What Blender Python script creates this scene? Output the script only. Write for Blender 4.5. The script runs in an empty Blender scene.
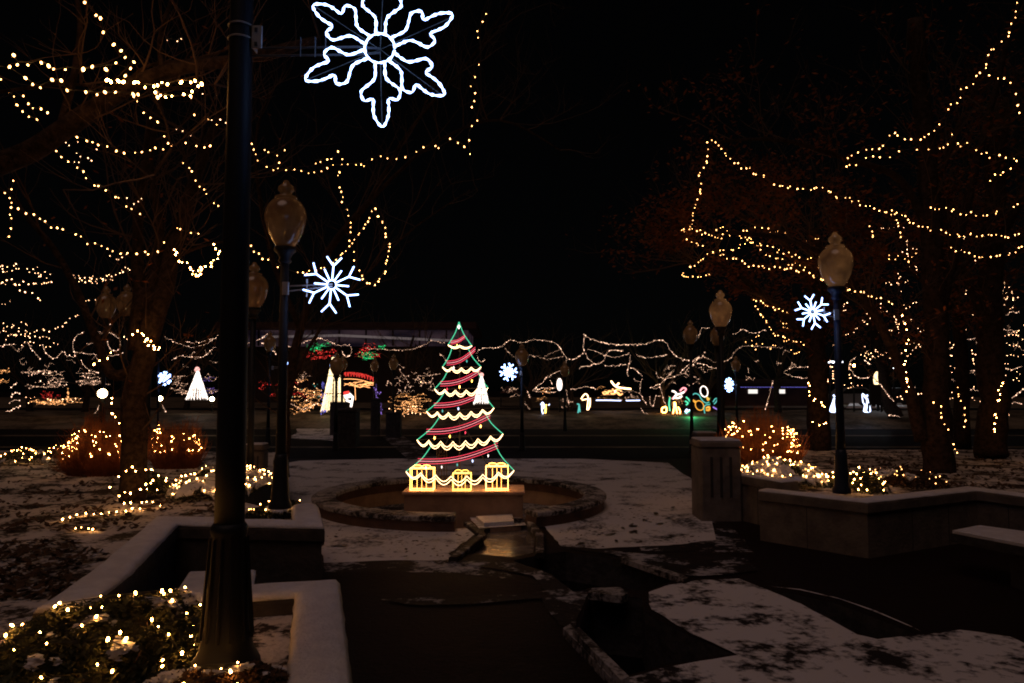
import bpy, math, random
from mathutils import Vector, Matrix, noise
from mathutils.geometry import tessellate_polygon
random.seed(11)
R = random.random
def U(a, b): return a + (b-a)*R()
sc = bpy.context.scene
col = sc.collection

# ------------------------------------------------------------- camera
F = 740.0; CZ = 2.0; PITCH = math.atan(47/740.0)
cam = bpy.data.cameras.new('camera'); camo = bpy.data.objects.new('camera', cam); col.objects.link(camo)
cam.lens = F/1024*36; cam.sensor_width = 36; cam.clip_end = 2000; cam.clip_start = .05
camo.location = (0, 0, CZ); camo.rotation_euler = (math.pi/2+PITCH, 0, 0); sc.camera = camo
CP, SP = math.cos(PITCH), math.sin(PITCH)
def ray(px, py):
    u = (px-512)/F; v = (341.5-py)/F
    return Vector((u, CP-v*SP, SP+v*CP))
def P(px, py, Y):
    d = ray(px, py); return Vector((0, 0, CZ)) + d*(Y/d.y)
def G(px, py, z=0.0):
    d = ray(px, py)
    t = (z-CZ)/d.z if d.z < -1e-4 else 9999
    return Vector((0, 0, CZ)) + d*t

# ------------------------------------------------------------- materials
def mat(name, c, rough=.7, metal=0, emit=None, es=0, noise_c=None, nscale=8, bump=0, bscale=30, spec=.5, lo=.4, hi=.6, sample=True, detail=5):
    m = bpy.data.materials.new(name); m.use_nodes = True
    nt = m.node_tree; b = nt.nodes['Principled BSDF']
    b.inputs['Base Color'].default_value = (*c, 1); b.inputs['Roughness'].default_value = rough
    b.inputs['Metallic'].default_value = metal; b.inputs['Specular IOR Level'].default_value = spec
    if emit:
        b.inputs['Emission Color'].default_value = (*emit, 1); b.inputs['Emission Strength'].default_value = es
        if not sample: m.cycles.emission_sampling = 'NONE'
    tc = None
    if noise_c or bump:
        tc = nt.nodes.new('ShaderNodeNewGeometry')
    if noise_c:
        n = nt.nodes.new('ShaderNodeTexNoise'); n.inputs['Scale'].default_value = nscale; n.inputs['Detail'].default_value = detail
        n.inputs['Roughness'].default_value = .65
        nt.links.new(tc.outputs['Position'], n.inputs['Vector'])
        r = nt.nodes.new('ShaderNodeMapRange'); r.inputs[1].default_value = lo; r.inputs[2].default_value = hi
        nt.links.new(n.outputs['Fac'], r.inputs[0])
        mx = nt.nodes.new('ShaderNodeMix'); mx.data_type = 'RGBA'
        mx.inputs[6].default_value = (*c, 1); mx.inputs[7].default_value = (*noise_c, 1)
        nt.links.new(r.outputs[0], mx.inputs[0]); nt.links.new(mx.outputs[2], b.inputs['Base Color'])
    if bump:
        n2 = nt.nodes.new('ShaderNodeTexNoise'); n2.inputs['Scale'].default_value = bscale; n2.inputs['Detail'].default_value = 4
        nt.links.new(tc.outputs['Position'], n2.inputs['Vector'])
        bp = nt.nodes.new('ShaderNodeBump'); bp.inputs['Strength'].default_value = bump; bp.inputs['Distance'].default_value = .03
        nt.links.new(n2.outputs['Fac'], bp.inputs['Height']); nt.links.new(bp.outputs[0], b.inputs['Normal'])
    return m
def glow(name, c, s, sample=True):
    return mat(name, (.02, .02, .02), emit=c, es=s, sample=sample)

def snow_mix(name, snow, dark, thr, soft, scale, scale2=None, brick=False, bump=.4):
    """snow lying in patches on a darker surface; optional brick pattern in the dark part"""
    m = bpy.data.materials.new(name); m.use_nodes = True; nt = m.node_tree; b = nt.nodes['Principled BSDF']
    g = nt.nodes.new('ShaderNodeNewGeometry')
    def nz(s, d=6, rg=.65):
        n = nt.nodes.new('ShaderNodeTexNoise'); n.inputs['Scale'].default_value = s; n.inputs['Detail'].default_value = d
        n.inputs['Roughness'].default_value = rg; nt.links.new(g.outputs['Position'], n.inputs['Vector']); return n
    a = nz(scale); b2 = nz(scale2 or scale*6)
    ad = nt.nodes.new('ShaderNodeMath'); ad.operation = 'MULTIPLY_ADD'; ad.inputs[1].default_value = .45
    nt.links.new(b2.outputs['Fac'], ad.inputs[0]); nt.links.new(a.outputs['Fac'], ad.inputs[2])
    r = nt.nodes.new('ShaderNodeMapRange'); r.inputs[1].default_value = thr-soft; r.inputs[2].default_value = thr+soft
    nt.links.new(ad.outputs[0], r.inputs[0])
    mx = nt.nodes.new('ShaderNodeMix'); mx.data_type = 'RGBA'
    dk = nt.nodes.new('ShaderNodeMix'); dk.data_type = 'RGBA'
    dk.inputs[6].default_value = (*dark, 1); dk.inputs[7].default_value = (dark[0]*.4, dark[1]*.4, dark[2]*.4, 1)
    c = nz(scale*9, 3)
    if brick:
        bt = nt.nodes.new('ShaderNodeTexBrick'); bt.inputs['Scale'].default_value = 4.5; bt.inputs['Mortar Size'].default_value = .018
        bt.inputs['Color1'].default_value = (.1, .1, .1, 1); bt.inputs['Color2'].default_value = (.7, .7, .7, 1); bt.inputs['Mortar'].default_value = (1, 1, 1, 1)
        nt.links.new(g.outputs['Position'], bt.inputs['Vector']); nt.links.new(bt.outputs['Color'], dk.inputs[0])
    else:
        nt.links.new(c.outputs['Fac'], dk.inputs[0])
    nt.links.new(dk.outputs[2], mx.inputs[6]); mx.inputs[7].default_value = (*snow, 1)
    nt.links.new(r.outputs[0], mx.inputs[0]); nt.links.new(mx.outputs[2], b.inputs['Base Color'])
    b.inputs['Roughness'].default_value = .75; b.inputs['Specular IOR Level'].default_value = .16
    bp = nt.nodes.new('ShaderNodeBump'); bp.inputs['Strength'].default_value = bump; bp.inputs['Distance'].default_value = .04
    nt.links.new(ad.outputs[0], bp.inputs['Height']); nt.links.new(bp.outputs[0], b.inputs['Normal'])
    return m

M = {}
M['snow'] = mat('snow', (.80, .78, .80), .6, noise_c=(.68, .66, .69), nscale=6, bump=.5, bscale=45)
M['snow_plaza'] = snow_mix('snow_on_paving', (.70, .67, .68), (.05, .036, .03), .63, .07, 1.3, 15)
M['snow_trod'] = snow_mix('trodden_snow', (.76, .73, .74), (.03, .022, .02), .675, .05, 1.5, 11)
M['snow_thin'] = snow_mix('thin_snow', (.42, .41, .44), (.025, .017, .014), .80, .05, 1.6, 14, brick=True)
M['paving'] = snow_mix('brick_paving', (.2, .2, .2), (.016, .0062, .0045), 1.02, .06, 1.2, 20, brick=True)
M['litter'] = snow_mix('snow_with_leaves', (.68, .62, .58), (.05, .033, .02), .70, .05, 2.6, 18, bump=.9)
M['ground'] = snow_mix('ground_asphalt', (.05, .05, .05), (.009, .008, .007), 1.0, .1, .6, 6)
M['road'] = mat('road_asphalt', (.008, .007, .008), .95, noise_c=(.013, .012, .012), nscale=3, spec=.08)
M['grass_snow'] = snow_mix('grass_with_snow', (.20, .165, .12), (.045, .036, .02), .72, .12, .6, 5)
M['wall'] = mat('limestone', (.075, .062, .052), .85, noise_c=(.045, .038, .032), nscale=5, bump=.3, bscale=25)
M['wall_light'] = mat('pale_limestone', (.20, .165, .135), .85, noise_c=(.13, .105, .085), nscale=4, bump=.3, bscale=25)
M['joint'] = mat('joint', (.04, .035, .03), .9)
M['stone'] = mat('dark_stone', (.03, .025, .022), .8, noise_c=(.06, .052, .05), nscale=7, bump=.5, bscale=18)
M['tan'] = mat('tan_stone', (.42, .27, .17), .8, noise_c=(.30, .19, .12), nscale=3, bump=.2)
M['tan_dark'] = mat('shaded_tan_stone', (.13, .07, .042), .8, noise_c=(.08, .042, .026), nscale=3, bump=.2)  # darker copy of the tan: unlit outer fountain wall put into the colour
M['basin_floor'] = snow_mix('basin_floor', (.35, .33, .33), (.035, .026, .02), .76, .05, 1.5, 12)
M['tan_top'] = mat('lit_plinth_top', (.85, .55, .36), .7, noise_c=(.55, .36, .24), nscale=5)  # paler than the body: glow of the gifts put into the colour
M['stone_snow'] = snow_mix('kerb_stone', (.35, .33, .33), (.05, .035, .028), .80, .05, 3, 18)
M['rim'] = snow_mix('rim_stone_snow', (.42, .39, .38), (.045, .035, .028), .72, .08, 2.5, 20)
M['paint'] = mat('dark_green_paint', (.012, .014, .017), .55, metal=.0, spec=.3)
M['paint_lit_blue'] = mat('blue_lit_paint', (.012, .018, .036), .5, spec=.35)  # blue snowflake light on the posts put into the colour
M['globe'] = mat('frosted_globe', (.70, .42, .24), .35, noise_c=(.42, .24, .13), nscale=9, lo=.3, hi=.7)
M['steel'] = mat('galvanised', (.45, .42, .38), .45, metal=.6)
M['bark'] = mat('bark', (.075, .05, .033), .95, noise_c=(.03, .02, .013), nscale=14, bump=.9, bscale=30, spec=.1)
M['bark_dark'] = mat('dark_bark', (.07, .045, .032), .95, noise_c=(.03, .02, .015), nscale=12, bump=.8, bscale=22, spec=.1)
M['twig'] = mat('twig', (.13, .085, .055), .9, spec=.1)
M['dry_leaf'] = mat('dry_oak_leaf', (.34, .12, .04), .9, noise_c=(.18, .06, .02), nscale=3, spec=.1)
M['red_twig'] = mat('red_twig', (.34, .13, .045), .85, noise_c=(.2, .07, .025), nscale=9, spec=.15)
M['hedge'] = mat('evergreen_leaf', (.055, .06, .02), .7, noise_c=(.03, .035, .015), nscale=9, spec=.3)
M['brown_leaf'] = mat('brown_leaf', (.11, .06, .03), .8, noise_c=(.05, .03, .015), nscale=12, spec=.2)
M['wire'] = mat('green_wire', (.02, .022, .014), .6)
M['frame'] = mat('frame_metal', (.018, .018, .018), .6)
M['ice'] = mat('water', (.08, .06, .05), .2, noise_c=(.2, .18, .17), nscale=4, bump=.25, bscale=9, spec=.6)
M['water'] = mat('dark_water', (.004, .004, .004), .25, spec=.25)
WARM = (1.0, .50, .20)
M['bulb'] = glow('bulb_warm', (1.0, .44, .13), 15)
M['bulb_hot'] = glow('bulb_yellow', (1.0, .42, .11), 75)
M['bulb_fore'] = glow('bulb_near', (1.0, .40, .085), 105)
M['bulb_white'] = glow('bulb_soft', (1.0, .50, .24), 11)
M['far'] = glow('rope_far', (1.0, .58, .38), 4.2, False)
M['far_dim'] = glow('rope_far_dim', (1.0, .56, .36), 1.8, False)
M['far_orange'] = glow('rope_orange', (1.0, .42, .14), 2.6, False)
M['far_red'] = glow('rope_far_red', (1.0, .05, .04), 1.5, False)
M['far_green'] = glow('rope_far_green', (.03, .9, .25), 1.2, False)
M['ice_white'] = glow('rope_ice_white', (.30, .47, 1.0), 8)
M['ice_hot'] = glow('rope_cool_white', (.55, .66, 1.0), 4)
M['rope_green'] = glow('rope_green', (.08, .72, .38), 1.5)
M['rope_cream'] = glow('rope_cream', (1.0, .60, .28), 7)
M['rope_red'] = glow('rope_red', (1.0, .06, .11), 2.0)
M['rope_pink'] = glow('rope_pink', (1.0, .30, .34), 2.2)
M['rope_gold'] = glow('rope_gold', (1.0, .37, .07), 18)
M['rope_lime'] = glow('rope_lime', (1.0, .52, .08), 9)
M['rope_blue'] = glow('rope_blue', (.25, .22, 1.0), 1.0)
M['rope_violet'] = glow('rope_violet', (.45, .25, 1.0), .9)
M['rope_teal'] = glow('rope_teal', (.15, .8, .7), .8)
M['rope_orange'] = glow('rope_amber', (1.0, .42, .05), 1.2)
M['cone_white'] = glow('cone_lights', (1.0, .83, .72), 2.6)
M['cone_warm'] = glow('cone_warm_lights', (1.0, .72, .38), 2.6)
M['ball_red'] = glow('ball_red', (1.0, .45, .40), 1.6)
M['flood'] = glow('flood_lens', (1.0, .72, .36), 30)
M['street'] = glow('street_lens', (.85, .9, 1.0), 10)
M['lit_win'] = glow('lit_window', (1.0, .93, .86), 1.1)
M['fascia'] = glow('fascia_tube', (.8, .62, .62), .14, False)
M['brickwall'] = mat('far_brick', (.10, .05, .045), .9, noise_c=(.06, .03, .03), nscale=1)
M['roofdark'] = mat('roof_dark', (.06, .04, .035), .9)
M['carpaint'] = mat('car_silver', (.35, .36, .38), .3, metal=.4)
M['cardark'] = mat('car_dark', (.05, .05, .055), .3, metal=.3)
M['glass'] = mat('car_glass', (.02, .02, .02), .1)
M['tyre'] = mat('tyre', (.015, .015, .015), .8)

def globe_material(nm, es):
    m = mat(nm, (.22, .105, .048), .22, noise_c=(.11, .05, .02), nscale=7, lo=.3, hi=.7)
    nt = m.node_tree; b = nt.nodes['Principled BSDF']; n = nt.nodes.new('ShaderNodeTexNoise'); n.inputs['Scale'].default_value = 5; n.inputs['Detail'].default_value = 4
    g = nt.nodes.new('ShaderNodeNewGeometry'); nt.links.new(g.outputs['Position'], n.inputs['Vector'])
    cr = nt.nodes.new('ShaderNodeValToRGB'); cr.color_ramp.elements[0].position = .3; cr.color_ramp.elements[0].color = (.03, .014, .006, 1); cr.color_ramp.elements[1].position = .75; cr.color_ramp.elements[1].color = (.14, .06, .02, 1)
    nt.links.new(n.outputs['Fac'], cr.inputs[0]); nt.links.new(cr.outputs[0], b.inputs['Emission Color']); b.inputs['Emission Strength'].default_value = es
    b.inputs['Coat Weight'].default_value = .5; b.inputs['Coat Roughness'].default_value = .12; m.cycles.emission_sampling = 'NONE'
    return m
M['globe'] = globe_material('smoky_globe', .17); M['globe_amber'] = globe_material('amber_globe', .62)
# light on the long building's facade put in as an uneven violet-white glow
def band_material():
    m = bpy.data.materials.new('facade_glow'); m.use_nodes = True; nt = m.node_tree; b = nt.nodes['Principled BSDF']
    g = nt.nodes.new('ShaderNodeNewGeometry'); mp = nt.nodes.new('ShaderNodeVectorMath'); mp.operation = 'MULTIPLY'
    mp.inputs[1].default_value = (.35, .35, 1.6); nt.links.new(g.outputs['Position'], mp.inputs[0])
    n = nt.nodes.new('ShaderNodeTexNoise'); n.inputs['Scale'].default_value = .6; n.inputs['Detail'].default_value = 6
    nt.links.new(mp.outputs[0], n.inputs['Vector'])
    cr = nt.nodes.new('ShaderNodeValToRGB'); cr.color_ramp.elements[0].position = .38; cr.color_ramp.elements[0].color = (.012, .008, .02, 1)
    cr.color_ramp.elements[1].position = .68; cr.color_ramp.elements[1].color = (.13, .075, .095, 1)
    nt.links.new(n.outputs['Fac'], cr.inputs[0]); nt.links.new(cr.outputs[0], b.inputs['Emission Color'])
    b.inputs['Emission Strength'].default_value = .27; b.inputs['Base Color'].default_value = (.05, .05, .05, 1)
    m.cycles.emission_sampling = 'NONE'
    return m
M['band'] = band_material()

# ------------------------------------------------------------- mesh builder
class MB:
    def __init__(s): s.v = []; s.f = []
    def poly(s, pts):
        n = len(s.v); s.v += [Vector(p) for p in pts]; s.f.append(tuple(range(n, n+len(pts))))
    def box(s, c, size, rz=0):
        c = Vector(c); hx, hy, hz = [k/2 for k in size]; n = len(s.v); m = Matrix.Rotation(rz, 3, 'Z')
        for z in (-hz, hz):
            for x, y in ((-hx, -hy), (hx, -hy), (hx, hy), (-hx, hy)): s.v.append(c + m @ Vector((x, y, z)))
        for q in ((3, 2, 1, 0), (4, 5, 6, 7), (0, 1, 5, 4), (1, 2, 6, 5), (2, 3, 7, 6), (3, 0, 4, 7)): s.f.append(tuple(n+i for i in q))
    def bbox(s, c, size, rz=0, b=.02):
        """box with chamfered vertical edges and a chamfered top"""
        c = Vector(c); hx, hy, hz = [k/2 for k in size]; m = Matrix.Rotation(rz, 3, 'Z'); rings = []
        for z, ins in ((-hz, 0), (hz-b, 0), (hz, b)):
            x, y = hx-ins, hy-ins; k = b*.8
            ring = [(-x+k, -y), (x-k, -y), (x, -y+k), (x, y-k), (x-k, y), (-x+k, y), (-x, y-k), (-x, -y+k)]
            rings.append([c + m @ Vector((a, d, z)) for a, d in ring])
        s.loft(rings, True, True)
    def loft(s, rings, closed=True, caps=True):
        n = len(s.v); k = len(rings[0])
        for r in rings: s.v += [Vector(p) for p in r]
        for i in range(len(rings)-1):
            for j in range(k if closed else k-1):
                a = n+i*k+j; b = n+i*k+(j+1) % k; s.f.append((a, b, b+k, a+k))
        if caps:
            s.f.append(tuple(n+j for j in reversed(range(k)))); s.f.append(tuple(n+(len(rings)-1)*k+j for j in range(k)))
    def tube(s, pts, r, sides=5, r1=None, closed=False):
        pts = [Vector(p) for p in pts]; N = len(pts)
        if N < 2: return
        rad = [r]*N if r1 is None else [r+(r1-r)*i/(N-1) for i in range(N)]
        if isinstance(r, (list, tuple)): rad = r
        rings = []; up = None
        for i in range(N):
            if closed: t = pts[(i+1) % N]-pts[i-1]
            else: t = pts[min(i+1, N-1)]-pts[max(i-1, 0)]
            if t.length < 1e-9: t = Vector((0, 0, 1))
            t.normalize()
            if up is None:
                up = Vector((0, 0, 1)) if abs(t.z) < .9 else Vector((1, 0, 0))
            a = t.cross(up)
            if a.length < 1e-4: a = t.orthogonal()
            a.normalize(); b = a.cross(t).normalized(); up = b
            rings.append([pts[i]+(a*math.cos(q)+b*math.sin(q))*rad[i] for q in [2*math.pi*j/sides for j in range(sides)]])
        if closed: rings.append(rings[0])
        s.loft(rings, True, not closed)
    def lathe(s, c, prof, seg=20):
        c = Vector(c); rings = []
        for r, z in prof: rings.append([c+Vector((r*math.cos(2*math.pi*j/seg), r*math.sin(2*math.pi*j/seg), z)) for j in range(seg)])
        s.loft(rings, True, True)
    def octa(s, c, r, h=None):
        n = len(s.v); h = h or r; c = Vector(c); a = R()*1.5
        for j in range(3):
            q = a+j*2.094; s.v.append(c+Vector((r*math.cos(q), r*math.sin(q), 0)))
        s.v += [c+Vector((0, 0, h)), c-Vector((0, 0, h))]
        for j in range(3):
            k = (j+1) % 3; s.f += [(n+j, n+k, n+3), (n+k, n+j, n+4)]
    def prism(s, pts, z0, z1):
        a = [Vector((p[0], p[1], z0)) for p in pts]; b = [Vector((p[0], p[1], z1)) for p in pts]; n = len(s.v); k = len(pts)
        s.v += a+b
        for j in range(k): s.f.append((n+j, n+(j+1) % k, n+k+(j+1) % k, n+k+j))
        tr = tessellate_polygon([b])
        for t in tr: s.f.append(tuple(n+k+i for i in t))
def wloc(o):
    v = Vector((0, 0, 0))
    while o: v += Vector(o.location); o = o.parent
    return v
def obj(name, mb, m, parent=None, label=None, cat=None, group=None, kind=None, smooth=False, base=None):
    me = bpy.data.meshes.new(name)
    if parent: off = wloc(parent)
    elif kind == 'structure' or not mb.v: off = Vector((0, 0, 0))
    else:
        if base is None:
            xs = [v.x for v in mb.v]; ys = [v.y for v in mb.v]; base = Vector(((min(xs)+max(xs))/2, (min(ys)+max(ys))/2, min(v.z for v in mb.v)))
        off = Vector(base)
    me.from_pydata([tuple(v-off) for v in mb.v], [], mb.f); me.update()
    if smooth:
        for p in me.polygons: p.use_smooth = True
    me.materials.append(M[m] if isinstance(m, str) else m)
    o = bpy.data.objects.new(name, me); col.objects.link(o)
    if parent: o.parent = parent
    else: o.location = off
    if label: o['label'] = label
    if cat: o['category'] = cat
    if group: o['group'] = group
    if kind: o['kind'] = kind
    return o
def empty(name, loc, label, cat, group=None):
    o = bpy.data.objects.new(name, None); o.empty_display_size = .1; col.objects.link(o); o.location = loc
    o['label'] = label; o['category'] = cat
    if group: o['group'] = group
    return o
def cat_rom(pts, n=6):
    pts = [Vector(p) for p in pts]
    if len(pts) < 3:
        return [pts[0].lerp(pts[-1], i/n) for i in range(n+1)]
    out = []
    for i in range(len(pts)-1):
        p0 = pts[max(i-1, 0)]; p1 = pts[i]; p2 = pts[i+1]; p3 = pts[min(i+2, len(pts)-1)]
        for k in range(n):
            t = k/n
            out.append(.5*((2*p1)+(p2-p0)*t+(2*p0-5*p1+4*p2-p3)*t*t+(3*p1-p0-3*p2+p3)*t*t*t))
    out.append(pts[-1]); return out
def resample(pts, step):
    out = [pts[0]]; acc = 0
    for a, b in zip(pts, pts[1:]):
        L = (b-a).length; d = step-acc
        while d <= L and L > 0:
            out.append(a.lerp(b, d/L)); d += step
        acc = (acc+L) % step if L > 0 else acc
    return out

# ------------------------------------------------------------- world and light
w = bpy.data.worlds.new('World'); sc.world = w; w.use_nodes = True; nt = w.node_tree
bg = nt.nodes['Background']; sky = nt.nodes.new('ShaderNodeTexSky'); sky.sky_type = 'NISHITA'; sky.sun_disc = False
EL, AZ = math.radians(66), math.radians(205)     # soft glow of the street lighting falling from above and behind the viewer
sky.sun_elevation = EL; sky.sun_rotation = AZ
hs = nt.nodes.new('ShaderNodeHueSaturation'); hs.inputs['Saturation'].default_value = .35; nt.links.new(sky.outputs[0], hs.inputs['Color'])
nt.links.new(hs.outputs[0], bg.inputs[0]); bg.inputs[1].default_value = .00018
sl = bpy.data.lights.new('sun', 'SUN'); so = bpy.data.objects.new('sun', sl); col.objects.link(so)
sl.energy = .215; sl.color = (1.0, .62, .50); sl.angle = math.radians(35)
d = Vector((math.sin(AZ)*math.cos(EL), math.cos(AZ)*math.cos(EL), math.sin(EL)))
so.rotation_euler = d.to_track_quat('Z', 'Y').to_euler(); so.location = (0, 0, 30)
sc.view_settings.view_transform = 'Standard'; sc.view_settings.look = 'None'; sc.view_settings.exposure = 0; sc.view_settings.gamma = 1
sc.render.engine = 'CYCLES'; sc.cycles.use_denoising = True; sc.cycles.max_bounces = 5
sc.cycles.pixel_filter_type = 'BLACKMAN_HARRIS'; sc.cycles.filter_width = 1.9; sc.cycles.sample_clamp_indirect = 1.0; sc.cycles.sample_clamp_direct = 0
sc.cycles.caustics_reflective = False; sc.cycles.caustics_refractive = False

FC = Vector((-.88, 12.9, 0))
FH = [Vector((FC.x+2.2*math.cos(2*math.pi*i/72), FC.y+2.2*math.sin(2*math.pi*i/72), 0)) for i in range(72)]
# ------------------------------------------------------------- ground, paving, water
def gp(pts, z=0.0): return [G(a, b, z) for a, b in pts]
W2 = [(512, 561), (540, 555), (566, 552), (612, 559), (645, 568), (678, 579), (647, 591), (630, 590), (619, 586), (591, 588), (573, 593), (552, 575)]
W3 = [(590, 595), (622, 597), (642, 599), (645, 612), (660, 622), (700, 640), (733, 654), (690, 661), (655, 668), (624, 677), (600, 652), (578, 633), (583, 614)]
W4 = [(764, 590), (800, 595), (838, 604), (875, 618), (914, 633), (895, 638), (878, 639), (858, 634), (830, 619), (800, 603)]
W1 = [(484, 530), (500, 525), (527, 526), (535, 536), (533, 553), (512, 557), (495, 556), (467, 553), (484, 539)]
def sheet(name, outer, m, z, holes=(), kind='structure'):
    mb = MB(); polys = [[Vector((p.x, p.y, z)) for p in outer]]+[[Vector((p.x, p.y, z)) for p in h] for h in holes]
    tr = tessellate_polygon(polys)
    for p in polys: mb.v += p
    nn = [mb.v[i] for i in range(len(mb.v))]
    for t in tr:
        a, b, c = [nn[i] for i in t]
        mb.f.append(tuple(t) if (b-a).cross(c-a).z > 0 else tuple(reversed(t)))
    return obj(name, mb, m, kind=kind)
big = [Vector((-300, -30, 0)), Vector((300, -30, 0)), Vector((300, 500, 0)), Vector((-300, 500, 0))]
holes = [gp(W2), gp(W3), gp(W4), gp(W1), FH]
sheet('ground', big, 'ground', 0, holes)
# recessed basins: side walls and a floor of dark still water
for nm, poly, dp, wm in (('pool', W2, .34, 'water'), ('pool', W3, .55, 'water'), ('pool', W4, .3, 'water'), ('stream', W1, .06, 'ice')):
    pts = gp(poly); mb = MB(); k = len(pts)
    for i in range(k):
        a, b = pts[i], pts[(i+1) % k]
        mb.poly([a, b, b-Vector((0, 0, dp+.05)), a-Vector((0, 0, dp+.05))])
    obj('basin_wall', mb, 'stone', kind='structure')
    sheet('water', pts, wm, -dp)
Z = [.004*i for i in range(12)]
def rough_edge(pts, amp, n=5):
    """break a straight outline up so that snow ends raggedly"""
    out = []; k = len(pts)
    for i in range(k):
        a, b = pts[i], pts[(i+1) % k]
        for j in range(n):
            p = a.lerp(b, j/n); q = noise.noise_vector(Vector((p.x*2.3, p.y*2.3, 4)))*amp + noise.noise_vector(Vector((p.x*9, p.y*9, 9)))*amp*.5
            out.append(Vector((p.x+q.x, p.y+q.y, 0)))
    return out
# brick paving of the square (also under the snow), dark swept part in front
sheet('plaza', gp([(250, 462), (420, 452), (720, 452), (1100, 500), (1400, 683), (1400, 900), (250, 900), (250, 560)]), 'paving', Z[1], [gp(W2), gp(W3), gp(W4), gp(W1), FH])
sheet('snow_patch', rough_edge(gp([(240, 470), (300, 461), (420, 458), (560, 458), (668, 463), (706, 490), (716, 540), (668, 546), (600, 549), (560, 547), (546, 528), (530, 514), (466, 515), (480, 531), (449, 554), (455, 560), (325, 563), (322, 540), (240, 505)]), .05, 8), 'snow_plaza', Z[2], [FH])
sheet('snow_patch', rough_edge(gp([(690, 470), (712, 500), (735, 530), (752, 552), (700, 552), (640, 551), (640, 546), (700, 536)]), .06, 6), 'snow_thin', Z[1]+.002)
sheet('snow_patch', rough_edge(gp([(324, 560), (455, 558), (500, 566), (520, 580), (430, 572), (326, 572)]), .05, 6), 'snow_thin', Z[1]+.002)
sheet('snow_patch', rough_edge(gp([(648, 593), (664, 587), (700, 581), (740, 580), (762, 589), (800, 605), (830, 621), (858, 636), (880, 641), (916, 636), (960, 631), (1010, 638), (1060, 660), (1060, 720), (640, 740), (622, 700), (628, 679), (660, 670), (736, 656), (690, 634), (652, 611)]), .025, 6), 'snow_trod', Z[3])
sheet('snow_patch', rough_edge(gp([(500, 562), (512, 562.5), (552, 576), (573, 594), (588, 594), (581, 612), (574, 633), (560, 626), (540, 600), (470, 606), (415, 607), (380, 601), (520, 596), (545, 592), (535, 577), (440, 561)]), .03, 6), 'snow_thin', Z[4])
sheet('snow_patch', rough_edge(gp([(556, 548), (600, 551), (650, 556), (710, 552), (745, 560), (760, 572), (730, 576), (690, 577), (678, 575), (646, 565), (612, 556)]), .03, 6), 'snow_thin', Z[4])
sheet('snow_patch', rough_edge(gp([(768, 588), (800, 592), (840, 601), (880, 616), (922, 634), (910, 628), (876, 613), (838, 600), (800, 591)]), .01, 4), 'snow_trod', Z[5])
# far side: roads, verges and lawn
def band(name, y0, y1, m, z, x0=-60, x1=1100):
    return sheet(name, gp([(x0, y1), (x1, y1), (x1, y0), (x0, y0)]), m, z)
band('road', 425, 459, 'road', Z[3], -400, 1500)
band('snow_verge', 447, 448.3, 'grass_snow', Z[5], -400, 1500)
band('snow_verge', 435.5, 436.6, 'grass_snow', Z[5], -400, 1500)
def terrain():
    mb = MB(); xs = [-140+4*i for i in range(71)]; ys = [36.5, 38.5, 40, 43, 46, 52, 60, 80, 120]; hz = [.004, .30, .47, .55, .6, .6, .6, .6, .6]
    rows = [[Vector((x, y, h+(.05*noise.noise(Vector((x*.15, y*.2, 0))) if .004 < h and y < 60 else 0))) for x in xs] for y, h in zip(ys, hz)]
    mb.loft(rows, False, False)
    for i, f in enumerate(mb.f): mb.f[i] = tuple(f)
    return obj('lawn', mb, 'grass_snow', kind='structure', smooth=True)
terrain()
sheet('path', [Vector((-120, 48.5, 0)), Vector((120, 48.5, 0)), Vector((120, 51, 0)), Vector((-120, 51, 0))], 'road', .66)
sheet('path', gp([(383, 438), (402, 436), (440, 459), (408, 460)]), 'snow_thin', Z[6])
sheet('snow_patch', rough_edge(gp([(300, 428), (346, 418), (348, 442), (290, 439)]), .3), 'snow_trod', Z[6])
sheet('snow_patch', rough_edge(gp([(378, 424), (420, 420), (480, 424), (470, 428), (405, 429)]), .3), 'snow_trod', Z[6])

# ------------------------------------------------------------- loft along a path with mitred corners
def mitre(path):
    out = []
    for i, p in enumerate(path):
        a = (path[i]-path[i-1]).normalized() if i else (path[1]-path[0]).normalized()
        b = (path[i+1]-path[i]).normalized() if i < len(path)-1 else a
        a.z = b.z = 0
        n = (a+b).normalized(); side = Vector((n.y, -n.x, 0)); c = max(.45, n.dot(a)); out.append((p, side/c))
    return out
def sweep(mb, path, prof):
    mt = mitre(path); mb.loft([[Vector((p.x, p.y, 0))+s*u+Vector((0, 0, v)) for u, v in prof] for p, s in mt], True, True)
def dense(path, step=.08):
    out = []
    for a, b in zip(path, path[1:]):
        n = max(1, int((b-a).length/step))
        out += [a.lerp(b, i/n) for i in range(n)]
    return out+[path[-1]]
def snow_strip(mb, path, w, z, h=.05):
    mt = mitre(path); rings = []
    # corner-preserving densification
    dp = []
    for (a, sa), (b, sb) in zip(mt, mt[1:]):
        n = max(1, int((b-a).length/.07))
        dp += [(a.lerp(b, i/n), sa.lerp(sb, i/n)) for i in range(n)]
    dp.append(mt[-1])
    for p, s in dp:
        ring = []
        for k in range(11):
            t = -1+2*k/10; e = (1-abs(t)**4)
            nz = noise.noise(Vector((p.x*3, p.y*3, t)))
            u = t*w*(1+.06*noise.noise(Vector((p.x*7, p.y*7, 7+(t > 0)))))
            ring.append(Vector((p.x, p.y, z+h*(e**.45)*(1+.35*nz)))+s*u)
        ring += [Vector((p.x, p.y, z-.002))+s*w*.98, Vector((p.x, p.y, z-.002))-s*w*.98]
        rings.append(ring)
    mb.loft(rings, True, True)
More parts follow.
